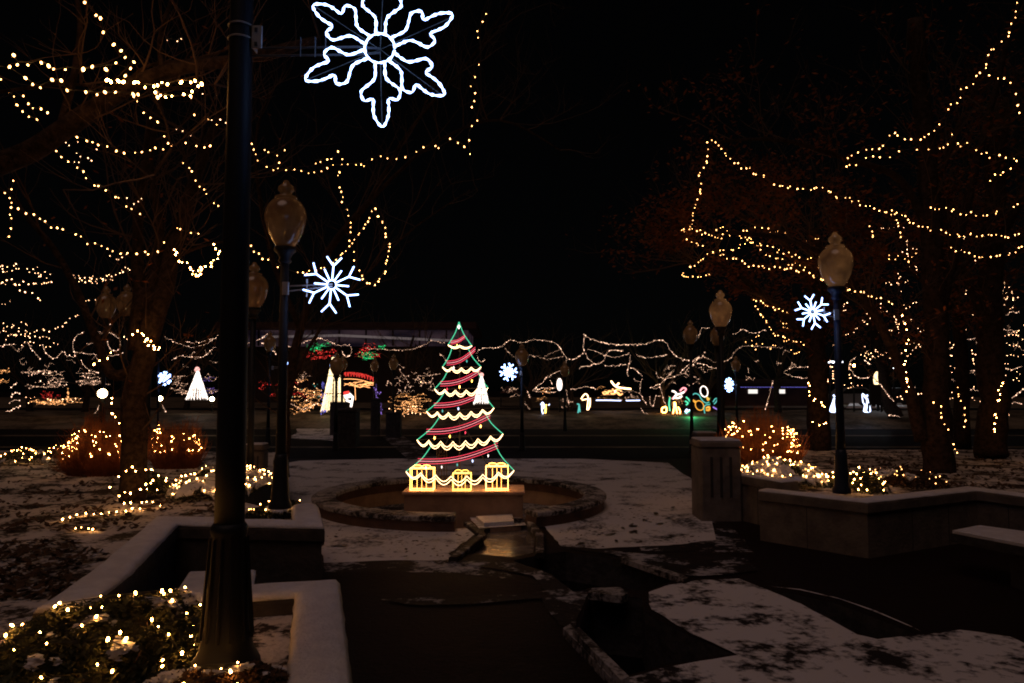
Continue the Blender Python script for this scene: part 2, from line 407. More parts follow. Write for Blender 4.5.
def planter_wall(label, px, z=.65, w=.15, m='wall', snowh=.045, bottom=0.0, group='low walls round the planting beds', courses=True):
    path = [G(a, b, z) for a, b in px]; path = [Vector((p.x, p.y, 0)) for p in path]
    root = empty('planter_wall', (path[0].x, path[0].y, 0), label, 'planter wall', group)
    mb = MB(); sweep(mb, path, [(-w*.82, bottom), (w*.82, bottom), (w*.82, z-.13), (-w*.82, z-.13)]); nf = len(mb.f)
    for a, b in zip(path, path[1:]):
        L = (b-a).length; k = int(L/.95); ang = math.atan2(b.y-a.y, b.x-a.x)
        for i in range(1, k+1):
            c = a.lerp(b, i/(k+1)); mb.box((c.x, c.y, (z-.135)/2), (.009, w*1.64+.004, z-.14), ang)
    o = obj('wall', mb, m, root); o.data.materials.append(M['joint'])
    for p in o.data.polygons:
        if p.index >= nf: p.material_index = 1
    mb = MB(); sweep(mb, path, [(-w*.86, z-.13), (w*.86, z-.13), (w, z-.115), (w, z-.02), (w*.95, z), (-w*.95, z), (-w, z-.02), (-w, z-.115)])
    obj('coping', mb, m, root)
    if snowh:
        mb = MB(); snow_strip(mb, path, w*.985, z+.001, snowh); obj('snow_cap', mb, 'snow', root, smooth=True)
    return path
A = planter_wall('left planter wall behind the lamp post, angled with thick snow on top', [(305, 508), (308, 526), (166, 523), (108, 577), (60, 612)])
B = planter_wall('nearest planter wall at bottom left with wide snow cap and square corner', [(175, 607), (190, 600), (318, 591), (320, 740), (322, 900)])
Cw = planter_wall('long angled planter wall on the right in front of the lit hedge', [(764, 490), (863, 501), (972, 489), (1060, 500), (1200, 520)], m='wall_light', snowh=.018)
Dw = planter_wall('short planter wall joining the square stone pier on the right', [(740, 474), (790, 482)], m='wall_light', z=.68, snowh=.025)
# benches (stone slabs on legs with snow)
def bench(label, px, z=.45):
    pts = [G(a, b, z) for a, b in px]; c = sum(pts, Vector((0, 0, 0)))/len(pts); c.z = 0
    root = empty('bench', c, label, 'bench', 'stone benches in the wall recesses')
    mb = MB(); mb.prism(pts, z-.09, z); obj('seat', mb, 'stone', root)
    mb = MB(); ins = [c+(p-c)*.97 for p in pts]; top = [c+(p-c)*.9 for p in pts]
    mb.loft([[Vector((p.x, p.y, z+.001)) for p in ins], [Vector((p.x, p.y, z+.03)) for p in ins], [Vector((p.x, p.y, z+.045)) for p in top]], True, True)
    obj('snow_cap', mb, 'snow', root)
    for s in (.35, -.35):
        q = c+(pts[1]-pts[0])*s; mb = MB(); mb.box((q.x, q.y, (z-.09)/2), (.14, .3, z-.09)); obj('leg', mb, 'stone', root)
bench('snow covered stone bench seat between the two left planter walls', [(170, 604), (188, 576), (257, 574), (254, 594)])
bench('snow covered stone bench at the right edge below the planter wall', [(950, 533), (975, 528), (1120, 548), (1120, 566)])

# planting beds behind the walls
def bed(name, pts, z, m='litter', bumps=.05):
    o = sheet(name, pts, m, z)
    mb = MB(); k = len(pts)
    for i in range(k):
        a, b = pts[i], pts[(i+1) % k]
        mb.poly([Vector((a.x, a.y, -.01)), Vector((b.x, b.y, -.01)), Vector((b.x, b.y, z)), Vector((a.x, a.y, z))])
    obj('earth_bank', mb, 'ground', kind='structure')
zb = .55
def to(v, dx=0, dy=0): return Vector((v.x+dx, v.y+dy, 0))
bed('planting_bed', [A[4], A[3], A[2], A[1], A[0], to(A[0], -1.2, 1.2), to(A[0], -1.6, 4.5), to(A[0], -3.0, 8.5), Vector((-26, 18.5, 0)), Vector((-26, -2, 0)), to(B[4], 0, 0), B[3], B[2], B[1], B[0]], zb)
bed('planting_bed', [Dw[0], Dw[1], to(Cw[0]), Cw[1], Cw[2], Cw[3], Cw[4], Vector((26, 7, 0)), Vector((26, 18.5, 0)), Vector((5.2, 17.5, 0)), Vector((4.4, 12.5, 0))], zb)

# lumpy snow between leaves and brown leaf litter in the beds
def scatter_leaves(name, region, n, z, m, size, seed, label):
    rnd = random.Random(seed); mb = MB()
    for i in range(n):
        px, py = region(rnd); g = G(px, py, z); s = size*rnd.uniform(.5, 1.3)
        if noise.noise(Vector((g.x*1.7, g.y*1.7, 1))) < -.12 or (px < 300 and py > 516 and px > 160-(py-523)*1.07): continue
        a = rnd.uniform(0, 6.28); t = rnd.uniform(-.6, .6)
        u = Vector((math.cos(a), math.sin(a), t))*s; v = Vector((-math.sin(a), math.cos(a), rnd.uniform(-.5, .5)))*s*.6
        c = Vector((g.x, g.y, z+rnd.uniform(.005, .04))); mb.poly([c-u, c-v, c+u, c+v])
    o = obj(name, mb, m, kind='stuff'); o['label'] = label; return o
scatter_leaves('fallen_leaves', lambda r: (r.uniform(-60, 215), 440+160*r.random()**.8), 4300, zb+.002, 'brown_leaf', .04, 3, 'fallen brown leaves lying on the thin snow of the left bed')
scatter_leaves('fallen_leaves', lambda r: (r.uniform(830, 1080), 452+38*r.random()), 1900, zb+.002, 'brown_leaf', .045, 5, 'fallen brown leaves in the thin snow behind the right wall')

def specks(name, polys, n, seed, label, z):
    rnd = random.Random(seed); mb = MB()
    for i in range(n):
        x0, y0, x1, y1 = rnd.choice(polys); g = G(rnd.uniform(x0, x1), rnd.uniform(y0, y1), z)
        if noise.noise(Vector((g.x*.9, g.y*.9, 7))) < -.05 or (g.x-FC.x)**2+(g.y-FC.y)**2 < 6.4: continue
        a = rnd.uniform(0, 6.28); s_ = rnd.choice((.012, .02, .03, .045)); u = Vector((math.cos(a), math.sin(a), rnd.uniform(-.1, .1)))*s_; v = Vector((-math.sin(a), math.cos(a), 0))*s_*rnd.uniform(.3, .7)
        c = Vector((g.x, g.y, z+.006)); mb.poly([c-u, c-v, c+u*.8, c+v])
    o = obj(name, mb, 'brown_leaf', kind='stuff'); o['label'] = label
specks('leaf_debris', [(325, 525, 470, 560), (270, 465, 330, 520), (560, 520, 700, 548), (600, 470, 700, 520), (330, 459, 690, 470)], 1500, 12, 'dark leaf scraps and grit scattered on the snow of the square', Z[2])
def footprints(trail, seed, n0=0):
    rnd = random.Random(seed); mb = MB()
    for t in trail:
        pts = resample([G(a, b, 0) for a, b in t], .34)
        for i, (p, q) in enumerate(zip(pts, pts[1:])):
            d_ = (q-p).normalized(); sd = Vector((d_.y, -d_.x, 0))*(.085 if i % 2 else -.085); c = p+sd+Vector((rnd.uniform(-.04, .04), rnd.uniform(-.04, .04), Z[6])); L, W_ = rnd.uniform(.05, .13), rnd.uniform(.02, .045)
            if rnd.random() < .35: continue
            d_ = (d_+Vector((rnd.uniform(-.6, .6), rnd.uniform(-.6, .6), 0))).normalized(); c = c+Vector((rnd.uniform(-.09, .09), rnd.uniform(-.09, .09), 0))
            sn = Vector((d_.y, -d_.x, 0)); mb.poly([c+d_*L*math.cos(w2)+sn*W_*(1+.2*math.cos(w2))*math.sin(w2)*rnd.uniform(.6, 1.3) for w2 in [2*math.pi*k/10 for k in range(10)]])
    o = obj('footprints', mb, 'slush', kind='stuff'); o['label'] = 'dark footprints trodden into the snow of the square'
M['slush'] = mat('slush', (.08, .065, .055), .5, noise_c=(.03, .022, .018), nscale=20)
footprints([[(340, 550), (400, 540)], [(640, 540), (625, 520)], [(590, 545), (650, 525), (680, 505)]], 5)
# ------------------------------------------------------------- stone piers
def pier(label, px0, px1, ytop, ybot, m='wall_light', rz=0, snow=True, group='square stone piers round the square'):
    g = G((px0+px1)/2, ybot, 0); Y = g.y; wd = (px1-px0)/F*Y; x = g.x; top = P(0, ytop, Y).z; Y += wd/2
    root = empty('stone_pier', (x, Y, 0), label, 'pier', group)
    mb = MB(); mb.bbox((x, Y, (top-.09)/2), (wd*.94, wd*.94, top-.09), rz, .03)
    o = obj('shaft', mb, m, root)
    mb = MB()
    for s in (-.22, 0, .22): mb.box((x+s*wd, Y-wd*.47-.004, top*.55), (wd*.06, .012, top*.5))
    obj('groove', mb, 'joint', root)
    mb = MB(); mb.bbox((x, Y, top-.045), (wd, wd, .088), rz, .03); obj('cap', mb, m, root)
    if snow:
        mb = MB(); mb.bbox((x, Y, top+.012), (wd*.92, wd*.92, .022), rz, .015); obj('snow_cap', mb, 'snow', root)
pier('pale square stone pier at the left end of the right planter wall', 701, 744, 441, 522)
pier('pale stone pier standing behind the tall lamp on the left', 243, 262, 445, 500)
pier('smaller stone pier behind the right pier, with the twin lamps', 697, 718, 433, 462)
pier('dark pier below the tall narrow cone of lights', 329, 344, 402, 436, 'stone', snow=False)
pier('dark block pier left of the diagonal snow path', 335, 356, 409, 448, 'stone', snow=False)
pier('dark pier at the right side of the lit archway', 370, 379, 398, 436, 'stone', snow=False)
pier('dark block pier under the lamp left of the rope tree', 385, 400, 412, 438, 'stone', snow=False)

# ------------------------------------------------------------- fountain ring
FC = Vector((-.88, 12.9, 0)); 
def arc(r, a0, a1, n): return [Vector((FC.x+r*math.cos(a0+(a1-a0)*i/n), FC.y+r*math.sin(a0+(a1-a0)*i/n), 0)) for i in range(n+1)]
root = empty('fountain', FC, 'round dry fountain basin with snowy stone rim around the rope light tree', 'fountain')
a0, a1 = math.radians(-60), math.radians(272)
ring = arc(2.30, a0, a1, 90)
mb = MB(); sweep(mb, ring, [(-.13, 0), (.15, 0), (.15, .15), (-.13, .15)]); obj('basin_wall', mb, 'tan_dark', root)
mb = MB(); sweep(mb, ring, [(-.19, .15), (.17, .15), (.19, .17), (.19, .21), (.17, .225), (-.17, .225), (-.19, .21)]); obj('rim', mb, 'rim', root)
mb = MB(); mb.lathe((FC.x, FC.y, 0), [(2.19, -.27), (2.19, -.25)], 64); obj('basin_floor', mb, 'basin_floor', root)
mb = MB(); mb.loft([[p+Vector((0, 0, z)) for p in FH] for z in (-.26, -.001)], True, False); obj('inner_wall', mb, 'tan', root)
# plinth carrying the rope tree
bx0, bx1 = P(404, 500, 11.6).x, P(523, 500, 11.6).x
root = empty('display_plinth', ((bx0+bx1)/2, 12.0, -.245), 'flat tan box plinth inside the fountain carrying the rope light tree', 'plinth')
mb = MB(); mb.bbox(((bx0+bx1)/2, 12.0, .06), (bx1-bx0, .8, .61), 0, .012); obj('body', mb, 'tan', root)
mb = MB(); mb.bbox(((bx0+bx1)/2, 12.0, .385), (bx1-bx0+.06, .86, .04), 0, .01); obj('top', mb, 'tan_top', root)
PT = .406
# parapets of the little channel
def parapet(label, px, z0=0, z1=.13):
    pts = [G(a, b, z1) for a, b in px]; mb = MB(); 
    ins = [sum(pts, Vector((0, 0, 0)))/len(pts)+(p-sum(pts, Vector((0, 0, 0)))/len(pts))*.94 for p in pts]
    mb.prism(pts, z0+.001, z1); mb.prism(ins, z1, z1+.012)
    obj('channel_kerb', mb, 'stone', label=label, cat='stone kerb', group='stone kerbs of the water channel')
for lb, px in (('left stone kerb of the little water channel in front of the fountain', [(467, 519), (483, 531), (453, 554)]), ('right stone kerb of the little water channel in front of the fountain', [(513, 516), (527, 515), (540, 531), (540, 550)])):
    mb = MB(); path = [Vector((p.x, p.y, 0)) for p in gp(px, .1)]; sweep(mb, path, [(-.052, .001), (.052, .001), (.052, .055), (.042, .066), (-.042, .066), (-.052, .055)])
    obj('channel_kerb', mb, 'stone_snow', label=lb, cat='stone kerb', group='stone kerbs of the water channel')
mb = MB(); q = gp([(476, 516), (512, 514), (514, 521), (484, 523)], .06); mb.prism(q, .001, .06)
obj('stepping_slab', mb, 'snow', label='short snowy slab bridging the channel at the fountain gap', cat='slab')
# snowy kerb strips along the cascade
for lb, px, h in (('outer snowy stone kerb left of the nearest dark pool', [(563, 628), (570, 624), (618, 674), (611, 678)], .07), ('inner snowy stone kerb left of the nearest dark pool', [(573, 630), (579, 627), (629, 676), (621, 680)], .12),
                  ('snowy stone kerb across the top of the nearest dark pool', [(588, 592), (592, 588), (620, 587), (628, 593), (622, 596)], .07),
                  ('low dark kerb curving round the wide dark pool', [(619, 557), (628, 557), (690, 577), (684, 579)], .06)):
    mb = MB(); q = [G(a, b, h) for a, b in px]; mb.prism(q, .001, h)
    o = obj('channel_kerb', mb, 'rim', label=lb, cat='stone kerb', group='stone kerbs of the water channel')

# ------------------------------------------------------------- lamp posts
def lamp(label, px, ybase, ytop, Y, zbase=None, m='paint', gm='globe', seg=20, group='acorn street lamps of the square', pole=True, detail=True):
    b = P(px, ybase, Y)
    if zbase is not None: b.z = zbase
    top = P(px, ytop, Y).z; h = top-b.z; k = .226
    root = empty('street_lamp', b, label, 'street lamp', group)
    gz = h-.78     # underside of the globe
    mb = MB(); mb.lathe(b, [(.12, 0), (.12, .05), (.1, .09), (.085, .3), (.078, .45), (.082, .5), (.07, .54), (.064, .58)], seg); obj('base', mb, m, root, smooth=True)
    mb = MB(); mb.lathe(b, [(.062, .56), (.052, 1.2), (.045, gz-.12)], 12); obj('pole', mb, m, root, smooth=True)
    if detail:
        mb = MB(); mb.lathe(b, [(.05, gz-.16), (.075, gz-.13), (.06, gz-.1), (.085, gz-.05), (.12, gz-.02), (.115, gz+.02), (.09, gz+.03)], seg); obj('collar', mb, m, root, smooth=True)
    mb = MB(); mb.lathe(b, [(.09, gz+.02), (.14, gz+.09), (.19, gz+.19), (k-.005, gz+.31), (k, gz+.38), (k-.01, gz+.44), (k-.035, gz+.49), (.155, gz+.535), (.115, gz+.565)], seg)
    g = obj('globe', mb, gm, root, smooth=True)
    mb = MB(); mb.lathe(b, [(.115, gz+.56), (.125, gz+.575), (.12, gz+.59), (.07, gz+.60), (.065, gz+.63), (.09, gz+.66), (.085, gz+.70), (.045, gz+.735), (.03, gz+.77), (.004, gz+.78)], seg)
    obj('finial', mb, gm, root, smooth=True)
    return root, b, h
lamp1 = lamp('nearest complete acorn lamp, left of the fountain with a blue snowflake', 280, 508, 180, 8.1)
lamp2 = lamp('right acorn lamp on the planter wall with a small snowflake', 842, 493, 232, 10.0, m='paint_lit_blue', gm='globe_amber')
lamp('acorn lamp rising behind the pale pier on the right', 723, 450, 290, 15, zbase=0, gm='globe_amber')
lamp('distant acorn lamp left of the pier lamp, above the wavy lights', 692, 440, 320, 23, zbase=0)
lamp('acorn lamp hidden close behind the pier lamp on the right', 719, 437, 322, 23.5, zbase=0)
lamp('acorn lamp mostly hidden behind the big post on the left', 250, 470, 262, 12, zbase=0)
lamp('left one of the dim lamp globes left of the bare tree', 101, 450, 286, 17, zbase=.55)
lamp('right one of the dim lamp globes left of the bare tree', 122, 450, 284, 17, zbase=.55)
lamp('dim lamp globe behind the trunk of the bare left tree', 147, 440, 292, 18, zbase=.55)
lamp('far acorn lamp right of the rope tree with a snowflake', 522, 450, 343, 24, zbase=0, gm='globe')
lamp('far acorn lamp below the wavy lights right of the rope tree', 565, 428, 361, 35, zbase=0)
lamp('far acorn lamp left of the rope tree above a dark block', 393, 426, 354, 35, zbase=0)
lamp('far acorn lamp between the cone of lights and the arch', 342, 426, 355, 36, zbase=0)
lamp('far acorn lamp standing dark in front of the tall yellow cone', 335.5, 440, 352, 24, zbase=0)
lamp('far acorn lamp above the lit arch', 374, 424, 357, 38, zbase=0)
lamp('warm lit looking lamp between the two near left posts', 268, 433, 331, 27, zbase=0)
lamp('far lamp among the lights behind the right piers', 737, 424, 356, 36, zbase=0)
# the big foreground post
b = P(226, 668, 3.7); b.z = .55
root = empty('street_lamp', b, 'big dark lamp post in the left foreground running out of the picture top', 'street lamp', 'acorn street lamps of the square')
mb = MB(); mb.lathe(b, [(.19, -.02), (.19, .05), (.165, .09), (.158, .13), (.125, .19), (.12, .22), (.105, .30), (.095, .5), (.082, .73), (.088, .745), (.088, .77), (.075, .79)], 32); obj('base', mb, 'paint', root, smooth=True)
mb = MB()
for i in range(12):
    a = i*math.pi/6; mb.tube([b+Vector((.122*math.cos(a), .122*math.sin(a), .24)), b+Vector((.086*math.cos(a), .086*math.sin(a), .72))], .008, 4)
obj('flute', mb, 'paint', root)
mb = MB(); mb.lathe(b, [(.072, .78), (.070, 1.2), (.066, 2.0), (.057, 3.4), (.05, 5.2)], 28); obj('pole', mb, 'paint', root, smooth=True)
mb = MB(); mb.lathe(b+Vector((0, 0, 5.0)), [(.06, .1), (.12, .2), (.12, .24), (.2, .36), (.226, .55), (.2, .68), (.12, .75), (.06, .8), (.02, .96)], 20); obj('globe', mb, 'globe', root, smooth=True)
FP = b
# clamp plate with two bands
root = empty('bracket', P(252, 38, 3.66), 'small steel bracket plate banded to the big foreground post', 'bracket')
q = P(257, 37, 3.68); mb = MB(); mb.bbox(q, (.055, .012, .12), 0, .004); mb.box(q+Vector((-.02, .03, 0)), (.006, .06, .12)); obj('plate', mb, 'steel', root)
mb = MB()
for dz in (-.04, .035):
    for dx in (0,): mb.box(q+Vector((-.003, -.008, dz)), (.014, .006, .02))
obj('slot', mb, 'joint', root)
for yy in (27, 40):
    c = P(241, yy, 3.7); c.x = FP.x; c.y = FP.y; mb = MB()
    pts = [c+Vector((.062*math.cos(t), .062*math.sin(t), 0)) for t in [2*math.pi*i/24 for i in range(24)]]
    mb.tube(pts, .005, 4, closed=True); obj('band', mb, 'steel', root)

# ------------------------------------------------------------- snowflakes
def bumpy(mb, pts, r, step):
    pp = resample(pts, step)
    rr = [r*(1+.42*math.sin(i*2.2)+U(-.2, .2)) for i in range(len(pp))]
    mb.tube(pp, rr, 5)
def flake_big(label, c, R0, anchor):
    root = empty('snowflake_light', c, label, 'snowflake light', 'lit snowflakes on the lamp posts')
    def V(x, z): return c+Vector((x*R0/84, -.01, z*R0/84))
    half = [(-5, 16), (-5.5, 31), (-12, 38), (-20, 45), (-17, 55), (-8, 53), (-8, 62), (-7, 72), (-1, 83)]
    full = half+[(-x, y) for x, y in reversed(half[:-1])]+[(5, 16)]
    mb = MB(); ring = [V(15.5*math.cos(t), 15.5*math.sin(t)) for t in [2*math.pi*i/28 for i in range(29)]]
    bumpy(mb, ring, .0056, .014); obj('centre_ring', mb, 'ice_white', root)
    fr = MB()
    for ang in (88, 25, -37, -88, -157, 146):
        t = math.radians(ang-90); mb = MB()
        pp = cat_rom([Vector((x, y, 0)) for x, y in full], 4)
        pts = [V(p.x*math.cos(t)-p.y*math.sin(t), p.x*math.sin(t)+p.y*math.cos(t)) for p in pp]
        bumpy(mb, pts, .0056, .014); obj('arm', mb, 'ice_white', root)
        fr.tube([V(0, 0)+Vector((0, .016, 0)), V(-math.sin(t)*80, math.cos(t)*80)+Vector((0, .016, 0))], .002, 4)
    obj('frame', fr, 'wire', root)
    mb = MB()
    for dz in (.02, -.02):
        mb.tube([Vector((anchor.x, anchor.y, c.z+.03+dz)), c+Vector((-.12, .02, dz)), c+Vector((0, .02, dz*.5))], .006, 5)
    for k in (.45, .55, .62): 
        x = anchor.x+(c.x-anchor.x)*k; mb.tube([Vector((x, c.y+.02, c.z-.03)), Vector((x, c.y+.02, c.z+.07))], .004, 4)
    obj('mounting_arm', mb, 'frame', root)
c = P(380, 49, 3.6)
flake_big('largest lit snowflake with outlined arms, top centre beside the foreground post', c, 84/F*3.6, Vector((FP.x, FP.y, 0)))
def flake(label, px, py, r, Y, tilt=.1, anchor=None, thick=.011, sx=1.0, m='ice_white', group='lit snowflakes on the lamp posts'):
    c = P(px, py, Y); Rr = r/F*Y
    root = empty('snowflake_light', c, label, 'snowflake light', group)
    def V(rad, t, lat=0):
        x = rad*math.cos(t)-lat*math.sin(t); z = rad*math.sin(t)+lat*math.cos(t)
        return c+Vector((x*Rr*sx, -.02, z*Rr))
    mb = MB(); mb.tube([V(.17, 2*math.pi*i/14) for i in range(14)], thick, 5, closed=True); obj('centre_ring', mb, m, root)
    for i in range(6):
        t = tilt+i*math.pi/3; mb = MB()
        mb.tube([V(.2, t), V(.70, t)], thick, 5); mb.tube([V(.68, t), V(1.0, t, .27)], thick, 5); mb.tube([V(.68, t), V(1.0, t, -.27)], thick, 5)
        obj('arm', mb, m, root)
        t += math.pi/6; mb = MB(); mb.tube([V(.2, t), V(.62, t)], thick, 5); obj('spoke', mb, m, root)
    if anchor:
        mb = MB(); a = anchor
        for dz in (.03, -.03): mb.tube([Vector((a[0], a[1], c.z-.03+dz)), c+Vector((0, .02, dz*.4))], .008, 4)
        x = a[0]+(c.x-a[0])*.45; mb.tube([Vector((x, a[1], c.z-.12)), Vector((x, a[1], c.z+.08))], .008, 4)
        obj('mounting_arm', mb, 'steel', root)
        mb = MB(); mb.bbox((a[0]+.03*(1 if c.x > a[0] else -1), a[1]-.05, c.z-.03), (.07, .03, .14), 0, .005); obj('clamp', mb, 'steel', root)
flake('blue white snowflake on the lamp left of the fountain', 332, 285, 28, 8.0, math.radians(25), (lamp1[1].x, lamp1[1].y), .0080)
flake('small white snowflake on the lamp over the right planter', 812, 312, 17, 9.9, math.radians(100), (lamp2[1].x, lamp2[1].y), .0088)
flake('far snowflake on the lamp right of the rope tree top', 508.5, 372, 8.5, 23.8, .2, (P(522, 372, 24).x, 24), .022)
flake('tiny snowflake between the near lamp and the tall cone', 288, 367, 7.5, 27, .1, (P(272, 367, 27).x, 27), .024)
flake('tiny bright snowflake beside the trunk of the left tree', 165, 378.5, 6.5, 23, .4, (P(158, 378, 23).x, 23), .03)
flake('tiny snowflake behind the pier at centre right', 729, 385, 7, 36, .3, (P(737, 385, 36).x, 36), .035, .6)

# ------------------------------------------------------------- rope light tree
TY = 12.0
root = empty('rope_light_tree', (P(460, 480, TY).x, TY, PT), 'tall tiered tree of green, red and cream rope light on the plinth', 'light tree')
cx = P(460, 400, TY).x
def TP(x, y, bulge=0.0): 
    p = P(x, y, TY); p.y -= bulge; return p
tiers = [((459, 322), (459, 322), (448, 345), (472, 346)), ((452, 348), (468, 348), (442.5, 367), (481, 367)), ((448, 370), (477, 369), (434.5, 389), (488, 388)),
         ((445, 391), (483, 390), (426.5, 411.5), (494, 408)), ((440, 416), (485, 413), (417, 440), (503, 434)), ((431, 446), (494, 442), (406, 471.5), (514, 470.5))]
pend = ['rope_lime', 'cone_white', 'rope_red', 'rope_teal', 'rope_gold', 'ice_hot']
for ti, (tl, tr, bl, br) in enumerate(tiers):
    mb = MB()
    for t, bb in ((tl, bl), (tr, br)):
        mid = ((t[0]+bb[0])/2-(bb[0]-t[0])*.13, (t[1]+bb[1])/2)
        mb = MB(); mb.tube(cat_rom([TP(*t), TP(*mid), TP(*bb)], 6), .0055, 5)
        obj('side_rope', mb, 'rope_green', root)
    n = [2, 4, 5, 6, 7, 7][ti]; wdt = br[0]-bl[0]; sag = [1.5, 3, 4, 5, 6.5, 7][ti]; sc_d = [2.2, 3.4, 4.2, 4.6, 5.4, 5.8][ti]
    for off in (0, [1.4, 2, 2.2, 2.4, 3, 3.4][ti]):
        pts = []
        for i in range(n*6+1):
            s = i/(n*6); x = bl[0]+wdt*s; y = bl[1]+(br[1]-bl[1])*s+math.sin(s*math.pi)*sag+abs(math.sin(s*n*math.pi))*sc_d-off*(math.sin(s*math.pi)**.5)
            pts.append(TP(x, y, .22*math.sin(s*math.pi)*wdt/108))
        mb = MB(); mb.tube(pts, .0048, 5); obj('scalloped_rope', mb, 'rope_cream', root)
    if ti > 0 or True:
        x0 = bl[0]+wdt*.11; x1 = br[0]-wdt*(.15 if ti else .3); y0 = bl[1]-[1, 2, 3, 4, 6, 8][ti]; y1 = tr[1]+[16, 3, 4, 5, 5, 6][ti]
        y1 = min(y1, y0-2)
        for k, (mm, dy) in enumerate((('rope_red', 0), ('rope_pink', 2.4), ('rope_red', 4.8))):
            dy *= [.6, .8, .9, .9, 1, 1][ti]; pts = []
            for i in range(15):
                s = i/14; x = x0+(x1-x0)*s; y = y0+(y1-y0)*s+math.sin(s*math.pi)*(y0-y1)*.30-dy
                pts.append(TP(x, y, .18*math.sin(s*math.pi)*wdt/108))
            mb = MB(); mb.tube(pts, .0034, 5); obj('garland_rope', mb, mm, root)
        for k in range([1, 2, 3, 3, 4, 5][ti]):
            s = (k+.6)/([1, 2, 3, 3, 4, 5][ti]+.2); x = x0+(x1-x0)*s; y = y0+(y1-y0)*s+math.sin(s*math.pi)*(y0-y1)*.30+3.5
            mb = MB(); mb.octa(TP(x, y, .15), .014, .028); obj('pendant_bulb', mb, pend[(k*2+ti) % 6], root)
mb = MB(); mb.octa(TP(459, 327, .02), .03, .04); obj('tip_light', mb, 'cone_white', root)
mb = MB()
mb.tube([TP(459.5, 323)+Vector((0, .03, 0)), TP(459.5, 487)+Vector((0, .03, 0))], .012, 6)
for x in (418, 500):
    mb.tube([TP(460, 420)+Vector((0, .04, 0)), Vector((TP(x, 480).x, TY+.2, PT))], .009, 5); mb.tube([TP(x, 470)+Vector((0, .04, 0)), Vector((TP(x, 480).x, TY+.1, PT))], .009, 5)
for tl, tr, bl, br in tiers: mb.tube([TP(*bl)+Vector((0, .03, 0)), TP(*br)+Vector((0, .03, 0))], .006, 4)
obj('stand', mb, 'frame', root)
mb = MB(); 
for i in range(5): mb.tube([TP(437+i*2.4, 444), TP(436+i*2.7, 486)], .006, 4)
for i in range(6): mb.tube([TP(436.5, 448+i*7), TP(448, 449+i*7)], .005, 4)
obj('trunk_mesh', mb, 'bark', root)
# gifts of rope light
def gift(label, x0, x1, y0, Y, m):
    a = P(x0, 488, Y); c = P(x1, 488, Y); top = P(x0, y0+7, Y).z; dp = (c.x-a.x)*.55
    root = empty('rope_light_gift', ((a.x+c.x)/2, Y, PT), label, 'light gift', 'rope light gift boxes on the plinth')
    z0 = PT+.012; xs = [a.x, c.x]; ys = [Y-dp/2, Y+dp/2]; mb = MB(); r = .0026
    for x in xs:
        for y in ys: mb.tube([(x, y, z0), (x, y, top)], r, 4)
    for z in (z0, top):
        mb.tube([(xs[0], ys[0], z), (xs[1], ys[0], z), (xs[1], ys[1], z), (xs[0], ys[1], z)], r, 4, closed=True)
    obj('box_outline', mb, m, root)
    mb = MB(); mx = (a.x+c.x)/2
    for dx in (-.2, 0, .2): mb.tube([(mx+dx*(c.x-a.x), ys[0]-.005, z0), (mx+dx*(c.x-a.x), ys[0]-.005, top-.02)], r*.55, 4)
    obj('ribbon', mb, m, root)
    mb = MB(); w_ = (c.x-a.x)*.38
    for s in (-1, 1):
        mb.tube([Vector((mx+s*w_*(.5-.5*math.cos(t)), ys[0], top+.03+.028*math.sin(t))) for t in [2*math.pi*i/12 for i in range(12)]], r, 4, closed=True)
    obj('bow', mb, m, root)
gift('yellow rope light gift box at the left foot of the rope tree', 411, 434, 461, 11.75, 'rope_gold')
gift('small lime rope light gift box under the middle of the rope tree', 453, 471, 466, 11.7, 'rope_lime')
gift('yellow rope light gift box at the right foot of the rope tree', 486, 508, 459, 11.75, 'rope_gold')

# ------------------------------------------------------------- trees
def limb(mb, pts, r0, r1, sides=8, wob=.35):
    cr = cat_rom(pts, 5); N = len(cr); out = []
    for i, p in enumerate(cr):
        rr = r0+(r1-r0)*i/(N-1)
        q = noise.noise_vector(p*2.1)*rr*wob if 0 < i < N-1 else Vector((0, 0, 0)); out.append(p+q)
    mb.tube(out, [(r0+(r1-r0)*(i/(N-1))**.8)*(1+.08*noise.noise(out[i]*5)) for i in range(N)], sides)
    return out
def twigs(mb, rnd, p, d, L, r, lev):
    n = 4; pts = [p]; q = p.copy(); dd = d.copy()
    for i in range(n):
        dd = (dd+Vector((rnd.uniform(-.28, .28), rnd.uniform(-.28, .28), rnd.uniform(-.12, .3)))).normalized(); q = q+dd*L/n; pts.append(q)
    mb.tube(pts, r, 4 if lev else 3, r*.35)
    if lev > 0:
        for k in range(3):
            j = rnd.randint(1, n); ax = Vector((rnd.uniform(-1, 1), rnd.uniform(-1, 1), rnd.uniform(-.3, .8))).normalized()
            twigs(mb, rnd, pts[j], (dd*.7+ax*.8).normalized(), L*.6, r*.55, lev-1)
